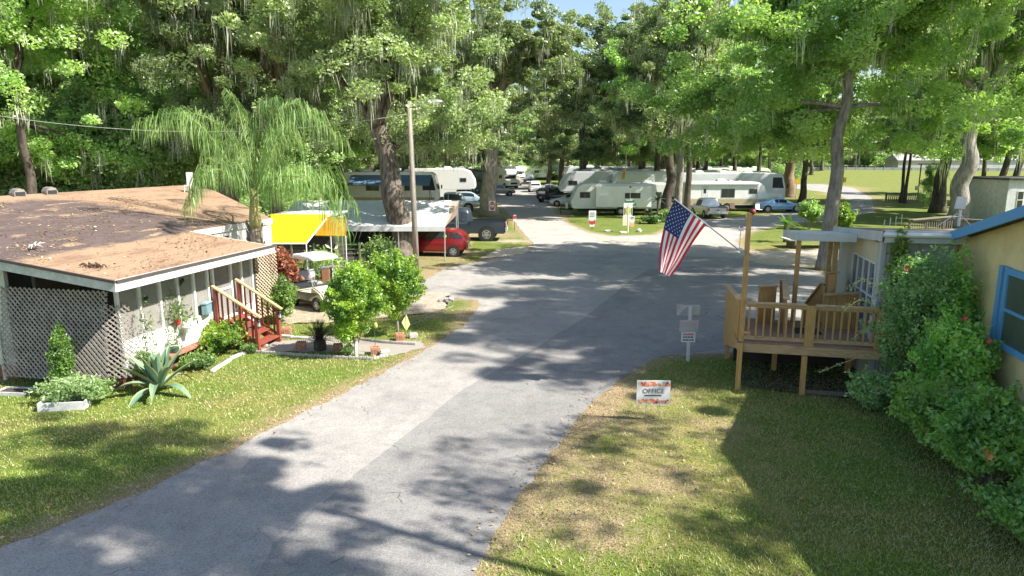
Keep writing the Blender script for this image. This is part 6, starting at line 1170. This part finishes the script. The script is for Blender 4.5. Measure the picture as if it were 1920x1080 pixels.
mb = MB(); mb.b2((.75,-.03,1.6), (1.25,.01,2.9)); w = mb.build('window', WHITE, wb); mb = MB(); mb.b2((.8,-.04,1.65), (1.2,-.031,2.2)); mb.b2((.8,-.04,2.28), (1.2,-.031,2.85)); mb.build('pane', GLASS, w)
ff = thing('field_fence', 'long pale chain link fence along the far side of the field', 'fence', (0, 0, 0)); mb = MB(); p = None
for i in range(40):
    x, y = lerp(90, 195, i/39), lerp(222, 205, i/39); z = hz(x, y); mb.cyl((x,y,z), (x,y,z+1.4), .06, n=5)
    if p: mb.beam((p[0],p[1],p[2]+1.4), (x,y,z+1.4), .05, .05); mb.add([(p[0],p[1],p[2]+.05),(x,y,z+.05),(x,y,z+.9),(p[0],p[1],p[2]+.9)], [(0,1,2,3)])
    p = (x,y,z)
mb.build('mesh_panel', mat('fence grey', (.4,.43,.42), .6), ff)
for u, y, lb, w, c in ((1755, 232, 'long low pale house with grey roof beyond the field', 26, (.5,.48,.42)), (1900, 235, 'pale warehouse wall beyond the right end of the field', 36, (.55,.56,.56))):
    x = XU(u, y); t = thing('distant_house', lb, 'house', (x, y, hz(x, y) - .3)); mb = MB(); mb.b2((-w/2,0,0),(w/2,8,3)); mb.build('wall', mat('far wall %.2f' % c[0], c, .8), t); mb = MB(); mb.add([(-w/2-.5,-.5,3.01),(w/2+.5,-.5,3.01),(w/2+.5,8.5,3.01),(-w/2-.5,8.5,3.01),(-w/2,4,5),(w/2,4,5)], [(0,1,5,4),(2,3,4,5),(0,4,3),(1,2,5),(3,2,1,0)]); mb.build('roof', mat('far roof', (.36,.36,.35), .8), t)
t = thing('bird_feeder_post', 'dark metal post with cross arm and a hanging white box by the picket enclosure', 'post', (XU(1724, 84), 84.5, 0)); mb = MB(); mb.cyl((0,0,0), (0,0,4.6), .07, n=8); mb.box((.9,0,4.6), (2.6,.1,.1)); mb.build('pole', BLACK, t); mb = MB(); mb.box((-.25,-.1,1.7), (.4,.2,.5)); mb.build('box', GREYW, t)
YBX = mat('yellow box', (.72,.5,.03), .6)
t = thing('tree_marker', 'small yellow marker box on the grey oak trunk', 'marker', (XU(1567, 32.9), 32.85, PY(1567, 338, 32.9).z)); mb = MB(); mb.box((0,0,0), (.13,.1,.2)); mb.build('box', YBX, t, bevel=.01); mb = MB(); mb.box((0,-.01,.12), (.17,.14,.03)); mb.build('lid', YBX, t)
t = thing('tree_marker', 'yellow sign beside the brown trunk beyond the motorhome', 'marker', (XU(1492, 92), 92, 0)); mb = MB(); mb.cyl((0,.05,0), (0,.05,2.0), .04, n=6); mb.build('post', STEEL, t); mb = MB(); mb.box((0,0,2.2), (.7,.04,.7)); mb.build('panel', YBX, t)
# ================================================================= TREES
def tree(*a, **k): return make_tree(*a, **k)
def put(t, x, y, rz=0, s=1): t.location = (x, y, hz(x, y)); t.rotation_euler = (0, 0, rz); t.scale = (s, s, s) if not hasattr(s, '__len__') else s; return t
GB = 'tall background trees in the wood around the park'
t = tree('oak_tree', 'massive live oak with a thick leaning trunk beside the lamp pole', 101, 19, .72, 7.5, 6.4, L_OAK, BARK, 70000, .125, moss=420, lean=(-.11, 0), nlimb=10, low=3, flare=1.25, fork=7.0); put(t, XU(752, 36.5), 36.5)
t = tree('oak_tree', 'pale straight oak with the red and white plate on its trunk', 102, 21, .78, 9.5, 7.4, L_OAK, BARKP, 60000, .18, moss=420, lean=(.05, 0), nlimb=9, low=3, flare=1.35, fork=11); put(t, XU(918, 64), 64)
t = tree('maple_tree', 'large bright green tree with a grey trunk in front of the office driveway', 103, 16.5, .37, 8.2, 5.9, L_BRIGHT, BARKP, 95000, .12, moss=130, lean=(.03, 0), nlimb=11, low=5, flare=1.5, fork=9.5); put(t, XU(1548, 33), 33, R(20))
t = tree('maple_tree', 'leaning thick grey trunk tree right of the antenna with yellow-green leaves', 104, 21, .72, 8.5, 7.6, L_BRIGHT, BARKP, 55000, .16, moss=260, lean=(.12, 0), nlimb=9, low=3, flare=1.3, fork=10); put(t, XU(1790, 54), 54, 0)
t = tree('oak_tree', 'dark trunk oak just left of the leaning grey trunk', 105, 22, .62, 6.8, 7.4, L_OAK, BARKD, 30000, .24, moss=340, lean=(.1, 0), nlimb=9, low=2, fork=10); put(t, XU(1757, 68), 68, 0)
t = tree('oak_tree', 'dark oak on the grass island behind the yuccas', 106, 20, .48, 6.2, 6.6, L_OAK, BARKD, 34000, .17, moss=340, lean=(-.02, 0), nlimb=9, low=3, fork=10); put(t, XU(1252, 60.5), 60.5, 1)
t = tree('pine_tree', 'straight pale trunk right of the dark island oak', 107, 22, .38, 4.6, 9.5, L_OAK, BARKP, 16000, .22, moss=200, lean=(.02, 0), nlimb=8, low=2, flare=1.2, fork=14); put(t, XU(1270, 64), 64, 1)
t = tree('maple_tree', 'slim dark trunk leaning right at the flag', 108, 19, .33, 5.2, 7, L_BRIGHT, BARKD, 20000, .2, moss=120, lean=(.09, 0), nlimb=8, low=3, fork=10); put(t, XU(1288, 67), 67, 2)
BROWN = mat('reddish bark', (.32, .22, .15), .95, vs=3, col2=(.16, .1, .07), bump=.8, bs=10, stretch=(2,2,.5))
t = tree('oak_tree', 'thick reddish brown trunk beyond the blue car', 109, 22, .75, 8, 8.5, L_FOREST, BROWN, 26000, .26, moss=260, lean=(-.02, 0), nlimb=8, low=3, flare=1.7, fork=9); put(t, XU(1478, 95), 95, 0)
t = tree('oak_tree', 'forked dark trunk right of the reddish trunk', 110, 19, .4, 6.5, 6.5, L_FOREST, BARKD, 24000, .24, moss=160, lean=(.03, 0), nlimb=8, low=3, fork=7.5); put(t, XU(1503, 84), 84, 0)
# upper trunks behind the palm (left) : two forked oaks with pale bark
t = tree('oak_tree', 'forked pale barked oak rising above the palm, the left of two', 111, 19, .55, 7.5, 6.4, L_OAK, BROWN, 60000, .13, moss=420, lean=(-.06, 0), nlimb=9, low=3, fork=8.6); put(t, XU(440, 42), 42, 0)
t = tree('oak_tree', 'curving pale barked oak rising above the palm, the right of two', 112, 20, .45, 7.5, 6.8, L_OAK, BROWN, 60000, .13, moss=420, lean=(-.08, 0), nlimb=9, low=3, fork=9.6); put(t, XU(525, 43), 43, 2.4)
t = tree('maple_tree', 'bright green tree with a dark trunk high at the left edge over the home', 113, 20, .3, 7, 4.0, L_BRIGHT, BARKD, 50000, .13, moss=220, lean=(-.02, 0), nlimb=10, low=4, fork=9); put(t, XU(75, 38), 38, .5)
t = tree('maple_tree', 'leafy tree with pale shaded trunk behind the roof vents', 114, 17, .5, 6, 4.5, L_FOREST, BARKP, 45000, .14, moss=200, lean=(.0, 0), nlimb=9, low=4, fork=7); put(t, XU(130, 47), 47, 1.5)
# prototypes for the background woods
PA = tree('oak_tree', 'tall mossy oak in the woods behind the left motorhomes', 201, 22, .5, 7.5, 5.0, L_OAK, BARK, 45000, .2, moss=330, nlimb=9, low=4, fork=9); put(PA, -26, 62)
PB = tree('maple_tree', 'tall leafy tree in the woods behind the mobile home', 202, 23, .36, 6.2, 4.8, L_FOREST, BARKP, 45000, .19, moss=160, nlimb=9, low=5, fork=8); put(PB, -32, 52)
PC = tree('understory_tree', 'low bushy understory tree behind the mobile home roof', 203, 9.5, .16, 4.2, .8, L_FOREST, BARKD, 26000, .16, nlimb=9, low=4, fork=2.5, cat='tree', clump=.8); put(PC, -24, 44)
PD_ = tree('maple_tree', 'tall bright leafed tree far behind the right rows', 204, 20, .38, 6.8, 5.8, L_BRIGHT, BARKD, 40000, .2, moss=130, nlimb=9, low=3, fork=10); put(PD_, 30, 112)
def many(P, lab, lst, seed, group=GB, s=(.9, 1.12)):
    rr = random.Random(seed)
    for x, y in lst: c = dup(P, (x, y, hz(x, y)), rr.uniform(0, 6.28), lab, group, rr.uniform(*s))
PA['group'] = PB['group'] = PC['group'] = PD_['group'] = GB
U = lambda u, y: (XU(u, y), y)
PA['label'] = 'tall mossy oak deep in the wood behind the left trailers'; PB['label'] = 'tall green tree in the wood wall behind the mobile home'; PC['label'] = 'low bushy tree in the undergrowth behind the mobile home'; PD_['label'] = 'bright green tree deep behind the right trailers'
many(PB, PB['label'], [U(-120, 50), U(-20, 58), U(210, 56), U(290, 50), U(30, 72), U(340, 66), U(160, 84), U(-60, 84), U(420, 80), U(560, 72), U(-200, 66), U(60, 100), U(270, 104), U(600, 62)], 1)
many(PC, PC['label'], [U(-60, 42), U(30, 44), U(180, 45), U(255, 44), U(310, 47), U(400, 52), U(-40, 52), U(100, 55), U(330, 58), U(470, 60), U(220, 62), U(540, 60), U(600, 70), U(640, 88), U(20, 66), U(140, 68), U(700, 118)], 2, s=(.8, 1.15))
many(PA, PA['label'], [U(640, 80), U(700, 96), U(560, 100), U(470, 112), U(790, 118), U(840, 98), U(760, 74), U(660, 130), U(800, 150), U(880, 140), U(905, 116), U(925, 140), U(720, 165), U(600, 150)], 3)
many(PA, 'tall mossy oak closing the view beyond the end of the road', [U(950, 178), U(1010, 185), U(1065, 178), U(985, 205), U(905, 190), U(1100, 200), U(1040, 225), U(940, 230), U(1150, 220), U(860, 215)], 4, s=(1.0, 1.25))
many(PA, 'tall mossy oak among the right trailer rows', [U(1052, 122), U(1090, 92), U(1200, 88), U(1180, 140), U(1240, 118), U(1030, 140), U(1130, 165)], 5)
many(PD_, PD_['label'], [U(1320, 92), U(1375, 108), U(1420, 118), U(1300, 130), U(1350, 150), U(1440, 140), U(1260, 160), U(1470, 170), U(1400, 178), U(1200, 190), U(1230, 78)], 6)
many(PA, 'mossy oak in the tree line left of the field', [U(1520, 190), U(1490, 205), U(1560, 235), U(1540, 215), U(1600, 245), U(1450, 220), U(1380, 215), U(1300, 215)], 7, s=(.95, 1.15))
many(PB, 'green tree in the line beyond the far side of the field', [U(1650, 250), U(1700, 256), U(1750, 262), U(1800, 250), U(1850, 258), U(1900, 248), U(1950, 256), U(2000, 250), U(1620, 275), U(1780, 285), U(1880, 290), U(1990, 285)], 8, s=(1.1, 1.4))
t = tree('maple_tree', 'thin twin trunk tree over the picket enclosure, left stem', 120, 19, .2, 5, 7, L_BRIGHT, BARKD, 16000, .22, moss=160, nlimb=8, low=3, fork=9); put(t, XU(1689, 83), 83)
c = dup(t, (XU(1697, 82), 82, 0), 2.2, 'thin twin trunk tree over the picket enclosure, right stem', None, .95)
t = tree('oak_tree', 'dark tree leaning right behind the gazebo', 121, 20, .4, 6.5, 7.5, L_FOREST, BARKD, 20000, .24, moss=200, lean=(.14, 0), nlimb=8, low=3, fork=9); put(t, XU(1868, 76), 76)
c = dup(t, (XU(1895, 80), 80, 0), .3, 'straight dark tree at the right edge behind the white building', None, 1)
c = dup(PD_, (XU(1930, 60), 60, 0), 1, 'bright leafy tree overhanging the right edge', None, .95)
c = dup(PD_, (XU(1840, 100), 100, 0), 3, 'bright leafy tree standing in the field edge behind the gazebo', None, .9)
c = dup(PC, (XU(1745, 74), 74, 0), 3, 'small leafy sapling between the dark and the grey trunks', None, (.28, .28, .5))
# trees outside the frame that throw the dappled shade (they stand right of and behind the camera's view)
OFF = 'shade trees beside the lane outside the view'
def shade(P, x, y, rz, s, lab): c = dup(P, (x, y, 0), rz, lab, OFF, s); return c
SH = tree('oak_tree', 'spreading oak beyond the right edge of the view shading the lane', 301, 21, .5, 6.2, 12, L_OAK, BARK, 17000, .13, keep=.3, moss=50, nlimb=8, low=1, fork=12.5, clump=.9); put(SH, 20.5, 16.5); SH['group'] = OFF
shade(SH, 25.5, 15.5, 2, (1.25,1.25,1.4), SH['label']); shade(SH, 29, 23.5, 5, (1.2,1.2,1.4), SH['label']); shade(SH, 27, 31, 1, 1.05, SH['label'])
shade(SH, 20, 12.8, 2.5, (.62, .62, 1), SH['label']); SN = tree('oak_tree', 'thin crowned oak behind the office shading the near lane', 303, 18, .15, 4.6, 11, L_OAK, BARK, 11000, .11, keep=.38, moss=50, nlimb=6, low=0, fork=11.5, clump=.7, lean=(-.3, 0)); put(SN, 12.0, 1.2, 0); SN['group'] = OFF
shade(SN, 9.6, 4.4, -.85, (.7, .7, 1), SN['label']); shade(SN, 14.8, .6, 1, 1, SN['label']); shade(SN, 11.2, 2.9, -.4, (.8, .8, 1), SN['label'])
SL = tree('oak_tree', 'thin crowned oak rising behind the yellow building and dappling the right lawn', 304, 17, .12, 4.4, 11, L_OAK, BARK, 2200, .12, keep=.35, moss=20, nlimb=5, low=0, fork=11.5, clump=.55); put(SL, 16.5, 5.8, 1); SL['group'] = OFF
UG = 'undergrowth closing the far side of the park'
rr = random.Random(77)
for i in range(46):
    u = 560 + i*22 + rr.uniform(-8, 8); y = rr.uniform(165, 215) if u > 800 else rr.uniform(120, 160)
    if u > 1500: y = rr.uniform(245, 262)
    c = dup(PC, (XU(u, y), y, hz(XU(u, y), y) - .6), rr.uniform(0, 6), 'low bushy tree in the undergrowth closing the far side of the park', UG, rr.uniform(1.0, 1.7))
for i in range(17):
    u = 1500 + i*30; y = rr.uniform(252, 275); c = dup(PC, (XU(u, y), y, hz(XU(u, y), y) - .6), rr.uniform(0, 6), 'low bushy tree in the undergrowth beyond the field', UG, rr.uniform(1.3, 2.1))
